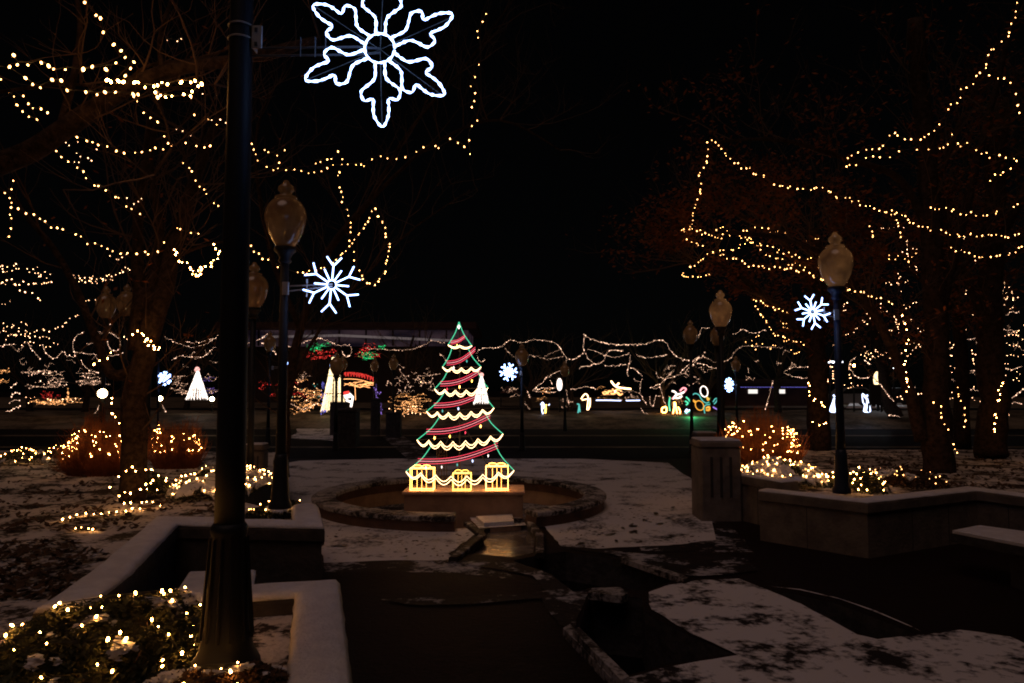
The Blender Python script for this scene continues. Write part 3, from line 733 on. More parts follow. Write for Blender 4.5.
def tree(label, limbs, Y, seed, m='bark', ntw=30, tl=1.2, tr=.018, lev=2, group=None, leaves=0, leaf_r=.06, cat='tree', name='bare_tree', leafm='dry_leaf', spread=.9):
    rnd = random.Random(seed); tb = MB(); cb = MB(); allp = []
    for L in limbs:
        pts = [P(a, b_, Y+(e[0] if e else 0)) for a, b_, *e in L[0]]; o = limb(tb, pts, L[1], L[2], 9)
        allp += [(o[i], (o[min(i+1, len(o)-1)]-o[i-1]).normalized()) for i in range(len(o)//3, len(o))]
    base = P(limbs[0][0][0][0], limbs[0][0][0][1], Y)
    root = empty(name, base, label, cat, group)
    obj('trunk', tb, m, root, smooth=True)
    ends = []
    for i in range(ntw):
        p, d = rnd.choice(allp); ax = Vector((rnd.uniform(-1, 1), rnd.uniform(-1, 1), rnd.uniform(-.2, .9))).normalized()
        n0 = len(cb.v); twigs(cb, rnd, p, (d*.6+ax).normalized(), tl*rnd.uniform(.5, 1.2), tr*rnd.uniform(.6, 1.1), lev); ends.append((n0, len(cb.v)))
    cr = obj('crown', cb, 'twig', root)
    if leaves:
        lb = MB()
        for i in range(leaves):
            a, b_ = rnd.choice(ends); c = cb.v[rnd.randrange(a, b_)]+Vector((rnd.gauss(0, spread*.12), rnd.gauss(0, spread*.12), rnd.gauss(0, spread*.1)))
            if noise.noise(c*.9) < -.1: continue
            q = rnd.uniform(0, 6.28); u = Vector((math.cos(q), math.sin(q), rnd.uniform(-.8, .8)))*leaf_r*rnd.uniform(.6, 1.3)
            v = Vector((-math.sin(q), math.cos(q)*.3, rnd.uniform(-.9, .9)))*leaf_r*.5; lb.poly([c-u, c-v, c+u, c+v])
        obj('leaves', lb, leafm, root)
    return root
tree('bare multi stemmed tree on the left with lights wound round its foot',
     [([(133, 500), (134, 440), (138, 380), (146, 345)], .165, .14), ([(143, 352), (158, 310), (172, 260), (185, 215), (200, 165), (222, 110)], .16, .05), ([(138, 350), (139, 300), (137, 250), (142, 190), (150, 120)], .12, .04),
      ([(134, 370), (112, 375), (98, 345), (80, 300), (55, 250), (20, 210)], .085, .03), ([(146, 350), (150, 300), (160, 230), (150, 160), (165, 90)], .09, .03),
      ([(148, 258), (165, 240), (185, 200), (210, 110)], .035, .012), ([(172, 260), (200, 247), (235, 240)], .03, .01)], 9.6, 4, ntw=55, tl=1.4, tr=.014, leaves=260, leaf_r=.04)
tree('nearer tree beyond the left edge whose thick limb crosses the top left corner',
     [([(-330, 620), (-290, 430), (-240, 300), (-190, 220)], .3, .22), ([(-190, 225), (-90, 190), (0, 165), (60, 132), (120, 90), (165, 72), (240, 58), (320, 40)], .11, .03), ([(130, 80), (150, 65), (190, 60), (232, 48)], .016, .008),
      ([(60, 130), (75, 70), (80, 20), (70, -30)], .03, .012), ([(165, 72), (160, 40), (175, -10)], .025, .012), ([(0, 92), (60, 84), (110, 88), (160, 88), (215, 84)], .012, .006), ([(150, 90), (165, 120), (172, 145), (190, 132), (210, 112)], .012, .006), ([(172, 148), (155, 175), (150, 200)], .015, .008)], 4.9, 8, ntw=26, tl=.8, tr=.009)
tree('bare crown behind the big snowflake carrying the long hanging lights',
     [([(283, 478), (284, 440), (286, 400), (300, 330), (330, 250), (370, 200)], .13, .05), ([(330, 250), (390, 180), (440, 140), (500, 120), (560, 150)], .045, .015), ([(300, 330), (270, 250), (255, 150), (270, 90)], .06, .02), ([(370, 200), (410, 130), (470, 60), (520, -10)], .04, .012), ([(286, 400), (320, 330), (400, 240), (470, 190)], .04, .01)], 13.5, 21, 'bark_dark', ntw=60, tl=1.5, tr=.012)
# right hand oaks which keep their brown leaves
RG = 'oaks with brown leaves on the right'
tree('thickest oak trunk right of the snowflake lamp with a lit diagonal limb',
     [([(938, 478), (937, 420), (936, 340), (932, 240), (925, 130), (915, 20)], .27, .13), ([(922, 440), (912, 400), (900, 365), (880, 325), (858, 292), (835, 262), (790, 240), (720, 232)], .13, .03), ([(935, 330), (960, 230), (985, 130), (1010, 30)], .12, .04),
      ([(932, 240), (900, 180), (850, 160), (780, 140), (710, 142)], .09, .02), ([(936, 300), (980, 250), (1040, 235)], .07, .03)], 13.0, 31, 'bark_dark', ntw=70, tl=1.5, tr=.014, group=RG, leaves=2600, leaf_r=.055, name='oak_tree')
tree('oak trunk near the right edge with a string of lights down it',
     [([(992, 458), (991, 400), (990, 320), (993, 220), (1000, 100)], .33, .18), ([(990, 330), (960, 260), (940, 190), (960, 120)], .13, .04), ([(993, 250), (1030, 180), (1060, 100)], .12, .05)], 15.5, 33, 'bark_dark', ntw=60, tl=1.7, tr=.015, group=RG, leaves=1800, leaf_r=.055, name='oak_tree')
tree('oak directly behind the snowflake lamp spreading low red brown leaves',
     [([(818, 452), (818, 400), (816, 350), (820, 290), (812, 230)], .28, .16), ([(817, 350), (770, 300), (720, 265), (685, 262)], .12, .03), ([(818, 330), (860, 280), (905, 255)], .11, .03), ([(816, 300), (790, 250), (750, 220), (700, 205)], .1, .03)], 17.6, 35, 'bark_dark', ntw=90, tl=1.7, tr=.016, group=RG, leaves=13000, leaf_r=.06, name='oak_tree')
tree('slim dark trunk between the two thick oak trunks',
     [([(962, 449), (962, 380), (958, 320), (948, 250), (950, 180)], .2, .1), ([(958, 330), (985, 280), (1020, 250)], .07, .02), ([(958, 320), (920, 280), (890, 260)], .07, .02)], 18.2, 37, 'bark_dark', ntw=40, tl=1.6, tr=.016, group=RG, leaves=5000, leaf_r=.06, name='oak_tree')
tree('small leaning trunk with lights near the white angels',
     [([(896, 418), (888, 400), (884, 380), (878, 350), (868, 310)], .40, .2), ([(884, 380), (905, 350), (930, 330)], .08, .03), ([(880, 350), (850, 330), (820, 325)], .08, .02)], 39.5, 39, 'bark_dark', ntw=30, tl=2.2, tr=.02, group=RG, leaves=2500, leaf_r=.08, name='oak_tree')
BG_ = 'dark bare trees across the road'
for i, (x, y, hh, Y, lb) in enumerate([(664, 414, 70, 44, 'bare tree across the road wound with lights, centre right'), (570, 412, 60, 46, 'bare tree across the road left of the white oval light'), (530, 412, 62, 46, 'bare tree behind the far lamp right of the rope tree'),
     (296, 412, 90, 44, 'bare tree in front of the long building left of the cone'), (312, 410, 75, 48, 'thin bare tree just left of the tall cone'), (408, 412, 85, 46, 'bare tree in front of the long building left of the rope tree'), (425, 412, 75, 50, 'thin tree hidden partly by the rope tree'),
     (778, 412, 70, 42, 'bare tree by the far brick building windows'), (710, 414, 75, 46, 'bare tree behind the pier lamps'), (30, 412, 62, 46, 'bare tree behind the far left display'), (85, 412, 64, 45, 'bare tree behind the bright floodlight'), (186, 411, 60, 50, 'bare tree behind the white cone on the left')]):
    rr = random.Random(100+i); pts = [(x, y), (x+rr.uniform(-3, 3), y-hh*.3), (x+rr.uniform(-6, 6), y-hh*.55), (x+rr.uniform(-10, 10), y-hh*.9)]
    l2 = [([(x, y-hh*.3), (x-12, y-hh*.55), (x-26, y-hh*.85)], .1, .03), ([(x, y-hh*.35), (x+14, y-hh*.6), (x+24, y-hh*.95)], .1, .03)]
    tree(lb, [(pts, .22, .06)]+l2, Y, 200+i, 'bark_dark', ntw=22, tl=2.4, tr=.022, lev=1, group=BG_)

# ------------------------------------------------------------- string lights
bulb_me = {}
def bulb_mesh(key, r, m):
    if key in bulb_me: return bulb_me[key]
    r *= .58; mb = MB(); mb.lathe((0, 0, 0), [(r*.3, r*1.2), (r*.85, r*.5), (r, 0), (r*.95, -r*.6), (r*.6, -r*1.5)], 6)
    me = bpy.data.meshes.new('bulb'); me.from_pydata([tuple(v) for v in mb.v], [], mb.f); me.materials.append(M[m])
    bulb_me[key] = me; return me
NB = [0]
def string(label, segs, Y, step=8, r=.0095, m='bulb', group='strings of warm lights in the trees', Y1=None, jit=1.2):
    """bulbs on a thin cord, following the runs given"""
    pts3 = []; cord = MB(); bulbs = []; tot = 0
    for s in segs:
        pp = cat_rom([Vector((a, b_, 0)) for a, b_ in s], 6); L = sum((b_-a).length for a, b_ in zip(pp, pp[1:])); tot += L
    st = max(step, tot/94)
    for s in segs:
        pp = cat_rom([Vector((a, b_, 0)) for a, b_ in s], 6); rs = resample(pp, st); c3 = []
        for i, q in enumerate(rs):
            q = q.lerp(rs[min(i+1, len(rs)-1)], U(-.38, .38))
            YY = Y if Y1 is None else Y+(Y1-Y)*i/max(1, len(rs)-1)
            YY += .25*noise.noise(Vector((q.x*.02, q.y*.02, Y)))*Y/8
            c3.append(P(q.x, q.y, YY))
            if R() > .06:
                bulbs.append(P(q.x+random.gauss(0, jit*.6), q.y+random.gauss(0, jit)+1, YY-.01))
        if len(c3) > 1: cord.tube(c3, .0025 if Y < 7 else .003, 3); pts3 += c3
    base = sum(pts3, Vector((0, 0, 0)))/len(pts3)
    root = empty('string_light', base, label, 'string light', group)
    obj('cord', cord, 'wire', root)
    me = bulb_mesh((r, m), r, m)
    for p in bulbs:
        o = bpy.data.objects.new('bulb', me); col.objects.link(o); o.parent = root; o.location = p-base
        o.rotation_euler = (U(-.9, .9), U(-.9, .9), U(0, 3)); k = U(.5, 1.12); o.scale = (k, k, k); NB[0] += 1
    return root
def far_string(label, segs, Y, m='far', r=.55, step=1.9, group='far strings of lights across the road', jit=.45, cat='string light', name='string_light', hair=True):
    mb = MB(); rr = r/F*Y
    for s in segs:
        pp = resample(cat_rom([Vector((a, b_, 0)) for a, b_ in s], 5), step)
        p3 = []
        for q in pp:
            p = P(q.x+random.gauss(0, jit*.5), q.y+random.gauss(0, jit), Y+.6*noise.noise(Vector((q.x*.05, q.y*.05, 2)))); p3.append(p)
            q_ = rr*random.choice((.0, .15, .3, .45, .6, .85))*(1 if noise.noise(Vector((q.x*.35, q.y*.35, Y))) > -.25 else .25)
            if q_: mb.octa(p, q_, q_*1.1)
        if hair and len(p3) > 1: mb.tube(p3, rr*.05, 3)
    return obj(name, mb, m, label=label, cat=cat, group=group)

# upper left, near
string('bulbs running down from the top edge to the thick limb', [[(87, 5), (94, 12), (103, 22), (106, 35), (116, 45), (122, 52), (131, 61), (130, 69), (124, 76)]], 4.8, 11, .0125)
string('large bulbs scattered from the left edge along the limb', [[(0, 66), (15, 70), (35, 85), (44, 83), (56, 77), (71, 90), (81, 90), (98, 92), (125, 92), (142, 95), (155, 94)], [(10, 52), (24, 66), (39, 58), (54, 69), (68, 67), (81, 69), (116, 64), (130, 69)]], 4.3, 12, .0140, jit=2)
string('brightest bunched bulbs under the limb near the post', [[(106, 80), (116, 83), (142, 84), (160, 84), (183, 80), (195, 81), (208, 84)], [(155, 88), (160, 95), (167, 94), (175, 96), (190, 94), (197, 86), (204, 84)]], 4.4, 6.5, .0130, 'bulb_hot', jit=1.6)
string('short double run of bulbs under the left end of the limb', [[(0, 79), (5, 86), (13, 96), (16, 106), (24, 111), (30, 116), (38, 120)], [(24, 95), (30, 107), (38, 106), (48, 113)]], 6.2, 8, .0120)
string('level sagging row of bulbs halfway between the limb and the globes', [[(67, 133), (86, 139), (94, 143), (107, 145), (119, 150), (130, 152), (138, 153), (147, 152), (151, 147), (158, 147), (169, 146), (176, 139), (184, 141), (192, 143), (202, 145), (211, 142)]], 7, 8.5, .0115)
string('few bulbs dropping from the limb to the level row', [[(134, 96), (140, 107), (149, 116), (155, 119), (162, 128), (168, 145)], [(194, 113), (208, 118), (222, 129)]], 6.4, 8.5, .0105)
string('long diagonal run of bulbs crossing behind the bare tree', [[(56, 150), (65, 160), (74, 164), (85, 171), (93, 183), (106, 187), (110, 194), (118, 194), (124, 204), (130, 208), (147, 216)]], 7.6, 8.5, .0115)
string('long garland of bulbs from the left edge to the bare tree trunk', [[(14, 181), (10, 190), (5, 193), (13, 199), (19, 208), (29, 213), (35, 214), (50, 226), (61, 224), (67, 233), (78, 232), (85, 241), (100, 245), (110, 249), (118, 251), (136, 252), (152, 252), (165, 243), (171, 241)], [(13, 199), (10, 212), (10, 222), (11, 230), (7, 239)]], 7.4, 7.5, .0120)
string('tight bright loop of bulbs hanging right of the bare tree', [[(173, 248), (180, 257), (187, 264), (195, 270), (197, 275), (203, 266), (210, 266), (216, 259), (220, 256), (219, 249), (215, 247), (212, 241)], [(190, 266), (192, 273), (197, 276), (201, 272), (200, 266)]], 8.6, 4.2, .0120, 'bulb_hot')
string('loose bulbs beside the big post above the bright loop', [[(182, 161), (187, 165), (191, 168), (198, 184), (204, 187), (213, 201), (221, 206)], [(176, 227), (181, 230), (198, 233)]], 8.2, 7.5, .0110)
MD = 'middle distance lights at the left'
string('double row of small bulbs at the left edge below the garland', [[(0, 266), (12, 265), (24, 264)], [(0, 283), (20, 282), (37, 283), (55, 281)], [(36, 271), (43, 275), (50, 277)], [(70, 279), (85, 277), (100, 277), (115, 273), (131, 270)], [(80, 281), (95, 280), (112, 275)]], 12, 4, .0115, 'bulb_white', group=MD)
string('small bulbs stepping down at the left edge', [[(3, 266), (5, 274), (10, 279), (15, 284), (24, 290), (33, 292), (37, 296), (45, 304)]], 11, 6, .0130, 'bulb_white', group=MD)
string('long shallow swag of tiny bulbs at the left edge above the display', [[(0, 322), (8, 326), (18, 329), (35, 331), (50, 329), (62, 325), (72, 318), (77, 314)], [(0, 331), (12, 333), (30, 336), (52, 337)]], 20, 3.6, .0150, 'bulb_white', group=MD)
far_string('zigzag of lights hanging below the left swag', [[(28, 342), (31, 348), (36, 354), (41, 360)], [(43, 344), (45, 351), (50, 357), (56, 358), (60, 354), (64, 352), (67, 356), (75, 357)], [(75, 356), (73, 345), (77, 335), (86, 332)], [(75, 352), (90, 354), (105, 355), (115, 355), (128, 352)], [(0, 346), (18, 344)]], 20, 'far', .7, 2.3)
far_string('ring shaped loop of lights left of the bare tree trunk', [[(86, 314), (92, 321), (96, 330), (100, 333), (108, 332), (117, 337), (121, 343), (118, 350), (111, 350), (107, 342), (104, 334), (98, 334)], [(102, 320), (111, 325)], [(130, 340), (124, 338), (130, 336)]], 18, 'far', .8, 2.4)
string('bright bulbs round the fork of the bare tree', [[(134, 333), (139, 331), (144, 333), (146, 340), (152, 341), (155, 347), (160, 346), (162, 348)], [(144, 338), (150, 345), (158, 350)]], 9.2, 4.4, .0140, 'bulb_hot')
string('drops of bulbs left of the trunk down to the left bush', [[(109, 357), (111, 351), (116, 352)], [(99, 359), (94, 364)], [(112, 398), (113, 406), (114, 413), (118, 421), (121, 428)]], 9, 7, .0135, 'bulb_hot')
far_string('two sagging strands between the bare tree and the big post', [[(165, 337), (175, 342), (190, 347), (205, 344), (218, 336)], [(185, 342), (200, 342), (214, 338)], [(172, 360), (180, 356), (192, 357), (203, 357), (210, 351), (217, 346)]], 20, 'far', .6, 2.3)
# right of the big post
string('level garland of bulbs left of the hanging drop', [[(250, 135), (253, 148), (259, 160), (272, 167), (288, 169), (301, 170), (312, 172), (320, 170), (329, 165), (338, 165), (354, 163), (363, 163)], [(264, 150), (276, 154), (279, 162)], [(286, 148), (290, 153)], [(313, 161), (324, 159), (334, 158), (340, 153), (343, 158)]], 8.5, 7, .0105)
string('tall string rising from the garland to the top edge right of the snowflake', [[(363, 163), (373, 156), (381, 154), (392, 158), (410, 155), (427, 145), (443, 145), (451, 137), (463, 145), (473, 146)], [(470, 152), (468, 135), (476, 115), (470, 105), (477, 97), (473, 86), (473, 78), (482, 57), (480, 45), (478, 34), (481, 25), (485, 14), (487, 5)]], 8.6, 9.5, .0110)
string('vertical drop of bulbs between the snowflakes', [[(338, 170), (340, 186), (343, 193), (342, 199), (346, 205), (349, 214), (350, 230), (349, 240)]], 8.6, 6.5, .0105)
string('deep swag of bulbs ending in a teardrop loop above the blue snowflake', [[(247, 238), (250, 245), (255, 250), (266, 259), (275, 263), (287, 269), (300, 273), (310, 271), (321, 269), (334, 261), (344, 252), (351, 243), (359, 233), (369, 218), (375, 208), (378, 215), (384, 227), (388, 240), (389, 252), (386, 265), (384, 272), (373, 284), (364, 278), (357, 266), (354, 253), (356, 248)]], 8.4, 4.6, .0105)
# upper right
string('string climbing to the top right corner from its bunched lower end', [[(1017, 4), (1015, 12), (1011, 27), (1008, 34), (1001, 43), (993, 46), (989, 54), (986, 64), (984, 69), (975, 78), (970, 86), (960, 91), (959, 101), (950, 107), (941, 121), (937, 126), (930, 133), (914, 141), (905, 139), (896, 134), (890, 138), (883, 146), (865, 149), (854, 153), (848, 157), (848, 165)]], 8.5, 6.8, .0110)
string('lower wavy strand running to the right edge from the bunched end', [[(849, 165), (864, 159), (873, 157), (881, 157), (891, 156), (894, 152), (909, 149), (924, 144), (929, 149), (941, 146), (949, 141), (954, 136), (960, 145), (970, 144), (986, 153), (1001, 156), (1008, 158), (1021, 162)], [(1012, 168), (1006, 171), (997, 175), (986, 183)]], 8.8, 6.5, .0108)
string('short string bending down along the right edge below the corner string', [[(986, 68), (993, 68), (990, 75), (1001, 78), (1007, 81), (1015, 88), (1017, 101), (1018, 110), (1023, 116)]], 8.3, 7.5, .0110)
string('long swag from the high left tip across the right trees', [[(698, 199), (700, 187), (700, 174), (704, 167), (707, 153), (708, 140), (713, 140), (719, 145), (728, 155), (736, 162), (748, 167), (753, 173), (763, 176), (770, 181), (783, 185), (795, 188), (808, 188), (823, 187), (834, 194), (848, 197), (863, 203), (877, 208), (891, 213), (905, 214), (912, 223), (928, 227), (944, 231), (962, 234), (980, 235), (991, 233), (1008, 235), (1023, 233)]], 10.5, 4.6, .0110)
string('upper right swag above the long swag at the right edge', [[(930, 207), (937, 208), (951, 209), (969, 213), (982, 214), (994, 212), (1008, 208), (1021, 203)]], 11, 5, .0112)
string('deep smile shaped swag at the right edge under the long swag', [[(953, 247), (962, 252), (985, 256), (998, 255), (1012, 251), (1023, 244)]], 11, 4.5, .0120)
string('short strand in the gap between the diagonal limb and the thick trunk', [[(887, 256), (895, 258), (902, 256), (909, 258), (916, 252)], [(893, 210), (898, 222), (902, 236)], [(870, 226), (873, 232), (874, 240)]], 12, 4.5, .0112)
string('top strand fanning right from the left tip of the red oak', [[(696, 203), (693, 212), (692, 223), (689, 228)], [(680, 230), (690, 229), (707, 231), (714, 231), (719, 228), (724, 227), (730, 230), (739, 232), (748, 227), (752, 224), (760, 226), (771, 230), (780, 232), (795, 236), (807, 238), (821, 238)]], 17.3, 4.4, .0158)
string('second strand sloping from the oak tip towards the lamp globe', [[(684, 229), (700, 232), (717, 235), (724, 235), (739, 232), (746, 237), (752, 239), (762, 244), (772, 249), (784, 252), (795, 255), (811, 259)]], 17.3, 3.8, .0158)
string('third strand sloping beneath the second one to the lamp globe', [[(739, 236), (752, 243), (757, 247), (765, 252), (773, 255), (780, 258), (785, 262), (796, 264), (809, 267), (821, 264)]], 17.3, 5, .0158)
string('strand looping down to the lowest left corner of the red oak', [[(752, 238), (746, 241), (735, 247), (723, 251), (717, 251), (709, 253), (700, 260), (690, 267), (682, 271), (681, 274), (688, 276), (698, 277), (707, 275), (710, 272)], [(684, 237), (689, 239), (696, 243), (703, 244)]], 17.3, 4.0, .0158)
string('longest lower strand passing just under the right lamp globe', [[(721, 252), (727, 256), (743, 261), (760, 265), (778, 266), (798, 268), (807, 272), (819, 277), (828, 281), (835, 283), (849, 289), (861, 291), (873, 297), (884, 299), (895, 302)]], 11, 4.3, .0118)
string('bright strand left of the small snowflake sloping down right', [[(753, 297), (762, 301), (774, 307), (789, 312)]], 17.3, 3.6, .0158)
string('strand curving steeply down below it left of the small snowflake', [[(756, 306), (764, 317), (768, 325), (775, 332), (787, 339)]], 17.3, 3.4, .0158)
string('lights running down the diagonal oak limb', [[(902, 316), (905, 322), (907, 330), (907, 345), (905, 359), (906, 373), (908, 382), (907, 390), (910, 396)]], 12.2, 5.5, .0140, 'bulb_hot')
string('lights dropping in steps right of the thick oak trunk', [[(935, 400), (939, 404), (942, 417), (947, 431), (953, 441), (956, 449), (957, 454)]], 12, 6.5, .0140)
string('lights down the slim dark trunk', [[(957, 387), (959, 395), (962, 401), (965, 408), (965, 421), (966, 430)]], 14, 4.6, .0140)
string('lights down the oak trunk near the right edge', [[(1002, 381), (1000, 389), (999, 401), (997, 410), (995, 421), (994, 432)]], 14.5, 4.2, .0150, 'bulb_hot')
string('lights round the foot of the oak behind the snowflake lamp', [[(810, 381), (810, 394), (821, 402), (826, 409)], [(810, 421), (821, 424), (827, 425)]], 17, 4.2, .0165, 'bulb_hot')
# dense twinkling tangle in the right hand trees
rnd = random.Random(77)
for i in range(84):
    x = rnd.uniform(826, 1014); y = rnd.uniform(225, 372) if i % 3 else rnd.uniform(330, 400); Y = rnd.uniform(17, 27); n = rnd.randint(3, 6); a = rnd.choice([0, .4, -.4, 1.4, 1.5, 0])
    pts = [(x+k*5*math.cos(a)+rnd.uniform(-1, 1), y+k*5*math.sin(a)+2.2*math.sin(k*1.1)) for k in range(n)]
    string('short dim scrap of lights in the tangle deep in the right hand trees', [pts], Y, 3.4, .0145, 'bulb_white', group='tangle of short light scraps in the right hand trees', jit=1)
for i in range(16):
    x = rnd.uniform(-4, 128); y = rnd.uniform(255, 345); Y = rnd.uniform(13, 20); n = rnd.randint(3, 6)
    string('short dim scrap of lights behind the left tree', [[(x+k*6, y+rnd.uniform(-2.5, 2.5)) for k in range(n)]], Y, 4.2, .0115, 'bulb_white', group='short light scraps behind the left tree', jit=1)
for i in range(9):
    x = rnd.uniform(60, 215); y = rnd.uniform(20, 235); Y = rnd.uniform(7, 10); n = rnd.randint(3, 4)
    string('few faint lights high in the crown of the bare left tree', [[(x+k*7, y+k*rnd.uniform(-4, 7)) for k in range(n)]], Y, 7, .0075, 'bulb_white', group='faint lights in the left crown', jit=1)
for i in range(8):
    x = rnd.uniform(745, 800); y = rnd.uniform(318, 350); Y = rnd.uniform(17, 20)
    pts = [(x+k*4, y+rnd.uniform(-3, 3)) for k in range(4)]
    string('little cluster of lights in the low leaves under the small snowflake', [pts], Y, 3.6, .0135, 'bulb', group='light clusters under the small snowflake', jit=1.4)
# far strings
C = 'far strings of lights across the road'
far_string('wavy line of lights from the rope tree over the far lamp', [[(477, 353), (483, 348), (500, 347), (510, 340), (522, 343), (533, 340), (547, 341), (558, 345), (564, 355), (570, 360), (578, 357), (583, 353)], [(477, 356), (479, 361), (484, 361), (486, 358)]], 40)
far_string('lower sagging line behind the far lamp right of the rope tree', [[(505, 349), (514, 356), (522, 357)], [(529, 355), (538, 357), (547, 359), (563, 357)], [(545, 356), (552, 353), (560, 350)]], 42, 'far_dim', .6)
far_string('peaked line of lights with a post like vertical drop', [[(584, 335), (584, 349), (587, 356), (591, 361), (596, 364), (603, 361), (607, 353), (611, 350), (625, 351)], [(579, 369), (582, 367), (590, 366), (596, 364)]], 40, 'far', .65)
far_string('longest level line of lights dipping to the right of the peak', [[(584, 335), (594, 340), (609, 344), (627, 345), (643, 344), (656, 341), (663, 340), (670, 349), (676, 356), (684, 360), (692, 361), (699, 357)]], 40, 'far', .7)
far_string('two nested sags under the long level line', [[(588, 349), (598, 352), (607, 356), (617, 357), (627, 354), (631, 352)], [(604, 365), (615, 366), (627, 364)], [(630, 353), (630, 360), (628, 366), (631, 361)], [(636, 355), (650, 358), (668, 354)]], 42, 'far', .5)
far_string('line sloping down left to the white fork right of the rope tree', [[(567, 360), (561, 370), (555, 373), (549, 376), (542, 382), (535, 389), (541, 388), (547, 388), (556, 388)], [(536, 388), (533, 390), (541, 392), (556, 392)], [(571, 389), (578, 389), (584, 387), (596, 389)]], 42, 'far', .65)
far_string('lights on leaning branches either side of the oval light', [[(566, 390), (568, 400), (570, 407)], [(550, 380), (553, 386)], [(527, 390), (530, 399)], [(524, 403), (528, 407), (531, 411)]], 42, 'far', .55)
far_string('double diagonal line rising to the pier lamps', [[(699, 357), (694, 364), (688, 369), (682, 374), (676, 376), (666, 379), (660, 384), (650, 388)], [(703, 356), (694, 361), (687, 366), (680, 373)], [(698, 363), (709, 366), (719, 369)]], 40, 'far', .7)
far_string('tangled lights wound on the tree left of the coloured display', [[(629, 365), (627, 373), (629, 377)], [(631, 367), (637, 371), (643, 376), (640, 374)], [(634, 379), (640, 382), (643, 378)], [(641, 384), (640, 392), (644, 400), (647, 405)], [(641, 409), (644, 413), (649, 415)], [(650, 396), (650, 403), (653, 406), (655, 400), (656, 396), (661, 396)], [(660, 386), (663, 396), (666, 406)], [(656, 371), (658, 377), (664, 378)], [(674, 370), (668, 376), (662, 382)], [(650, 387), (656, 389), (662, 386)]], 42, 'far', .6)
far_string('garland passing behind the pier lamps towards the oak', [[(713, 362), (721, 362), (731, 358), (734, 352), (742, 347), (755, 346), (768, 347), (784, 348)], [(706, 352), (703, 356), (713, 361)]], 38, 'far_dim', .65)
far_string('higher wavy line between the pier lamp and the oak', [[(698, 337), (701, 330), (703, 328), (711, 328)], [(733, 334), (738, 332), (743, 329), (748, 332), (754, 333), (762, 331), (768, 330)]], 34, 'far', .55)
far_string('forked lights by the far brick building', [[(784, 372), (790, 369), (796, 367), (809, 367)], [(785, 374), (796, 377), (808, 378)], [(773, 381), (771, 388), (769, 396), (765, 412)], [(748, 368), (749, 374)]], 38, 'far', .6)
far_string('lights over the white angels right of the lamp pole', [[(856, 357), (850, 362), (850, 368), (855, 375), (861, 378), (870, 377)], [(877, 381), (883, 388), (888, 395), (895, 403)], [(889, 416), (895, 416), (901, 418)], [(865, 360), (871, 365)]], 38.8, 'far', .7)
far_string('curled loop of lights low at the right edge', [[(1005, 402), (1008, 398), (1013, 397), (1020, 392), (1024, 388)], [(1005, 402), (1010, 404), (1015, 402), (1024, 405)], [(963, 385), (972, 389), (981, 392)]], 22, 'far', .8)
far_string('short bright arc of lights between the right trunks', [[(964, 340), (972, 339), (979, 335), (982, 328)], [(958, 369), (970, 371), (982, 372)], [(1006, 368), (1014, 369), (1022, 366)], [(1006, 316), (1012, 312), (1020, 313)], [(1004, 330), (1018, 331)]], 24, 'far', .7, 2.3)
far_string('low line of lights beside the warm lamp left of the building', [[(246, 356), (247, 345), (252, 342), (258, 340), (269, 334)], [(262, 343), (270, 349), (277, 354)]], 38, 'far', .7)
far_string('line of lights hooking down over the tall cone', [[(284, 345), (293, 347), (307, 341), (317, 339), (326, 340), (337, 345), (348, 345), (351, 348), (351, 354), (346, 357), (342, 352)]], 38, 'far', .7)
far_string('level line of lights from the red and green foliage to the rope tree', [[(366, 348), (378, 349), (392, 350), (405, 350), (416, 348), (425, 344), (433, 341), (445, 343)], [(400, 370), (403, 375), (410, 376)], [(417, 376), (430, 375), (440, 374)], [(403, 374), (407, 380), (411, 384)], [(439, 353), (442, 356), (446, 360)]], 38, 'far_dim', .7)
far_string('loop of lights on the lawn left of the tall cone', [[(282, 395), (286, 400), (293, 405), (303, 409), (312, 406), (319, 402)]], 36, 'far', .7)
far_string('slanting hook of lights above the bright floodlight', [[(81, 360), (85, 367), (92, 371), (100, 373)], [(99, 405), (97, 411), (93, 414)], [(162, 405), (165, 411), (167, 412)]], 36, 'far', .7)
far_string('four slanted bands of lights wound on the trunk at far left', [[(11, 388), (14, 385), (18, 382)], [(11, 396), (15, 393), (20, 394)], [(9, 403), (15, 400), (20, 400)], [(6, 412), (13, 409), (20, 406)]], 34, 'far', .75)

# ------------------------------------------------------------- far displays
def scribble(x0, x1, y0, y1, n, seed, w_=8, amp=2):
    r_ = random.Random(seed); out = []
    for i in range(n):
        x = r_.uniform(x0, x1-w_); y = r_.uniform(y0, y1); k = r_.randint(3, 5); L = w_*r_.uniform(.6, 1.4)
        out.append([(x+L*j/k, y+r_.uniform(-amp, amp)) for j in range(k+1)])
    return out
D = 'lit trees and figures of the far display'
far_string('wire tree canopy with gold lights at far left of the display', scribble(22, 66, 372, 388, 16, 1, 16, 1.8), 40, 'far_dim', .65, group=D, cat='light display', name='light_display')
far_string('flat topped gold canopy of lights above the floodlight', scribble(72, 104, 371, 384, 10, 2, 18, 1.2), 40, 'far_dim', .7, group=D, cat='light display', name='light_display')
far_string('long lit fence of gold lights below the canopy at far left', scribble(20, 82, 399, 404, 16, 3, 14, 1.3), 40, 'far_orange', .75, group=D, cat='light display', name='light_display')
far_string('little orange post light standing on the lit fence', [[(67, 402), (68, 390)], [(68, 402), (69, 392)]], 39, 'far_orange', 1.0, 1.2, group=D, cat='light display', name='light_display')
far_string('row of small red and white figures on the lit fence', scribble(38, 66, 393, 399, 9, 4, 6, 2.5), 39.5, 'far_red', .5, group=D, cat='light display', name='light_display')
far_string('red and gold house of lights cut by the left edge', scribble(-4, 8, 370, 385, 9, 5, 8, 2), 40, 'far_orange', .7, group=D, cat='light display', name='light_display')
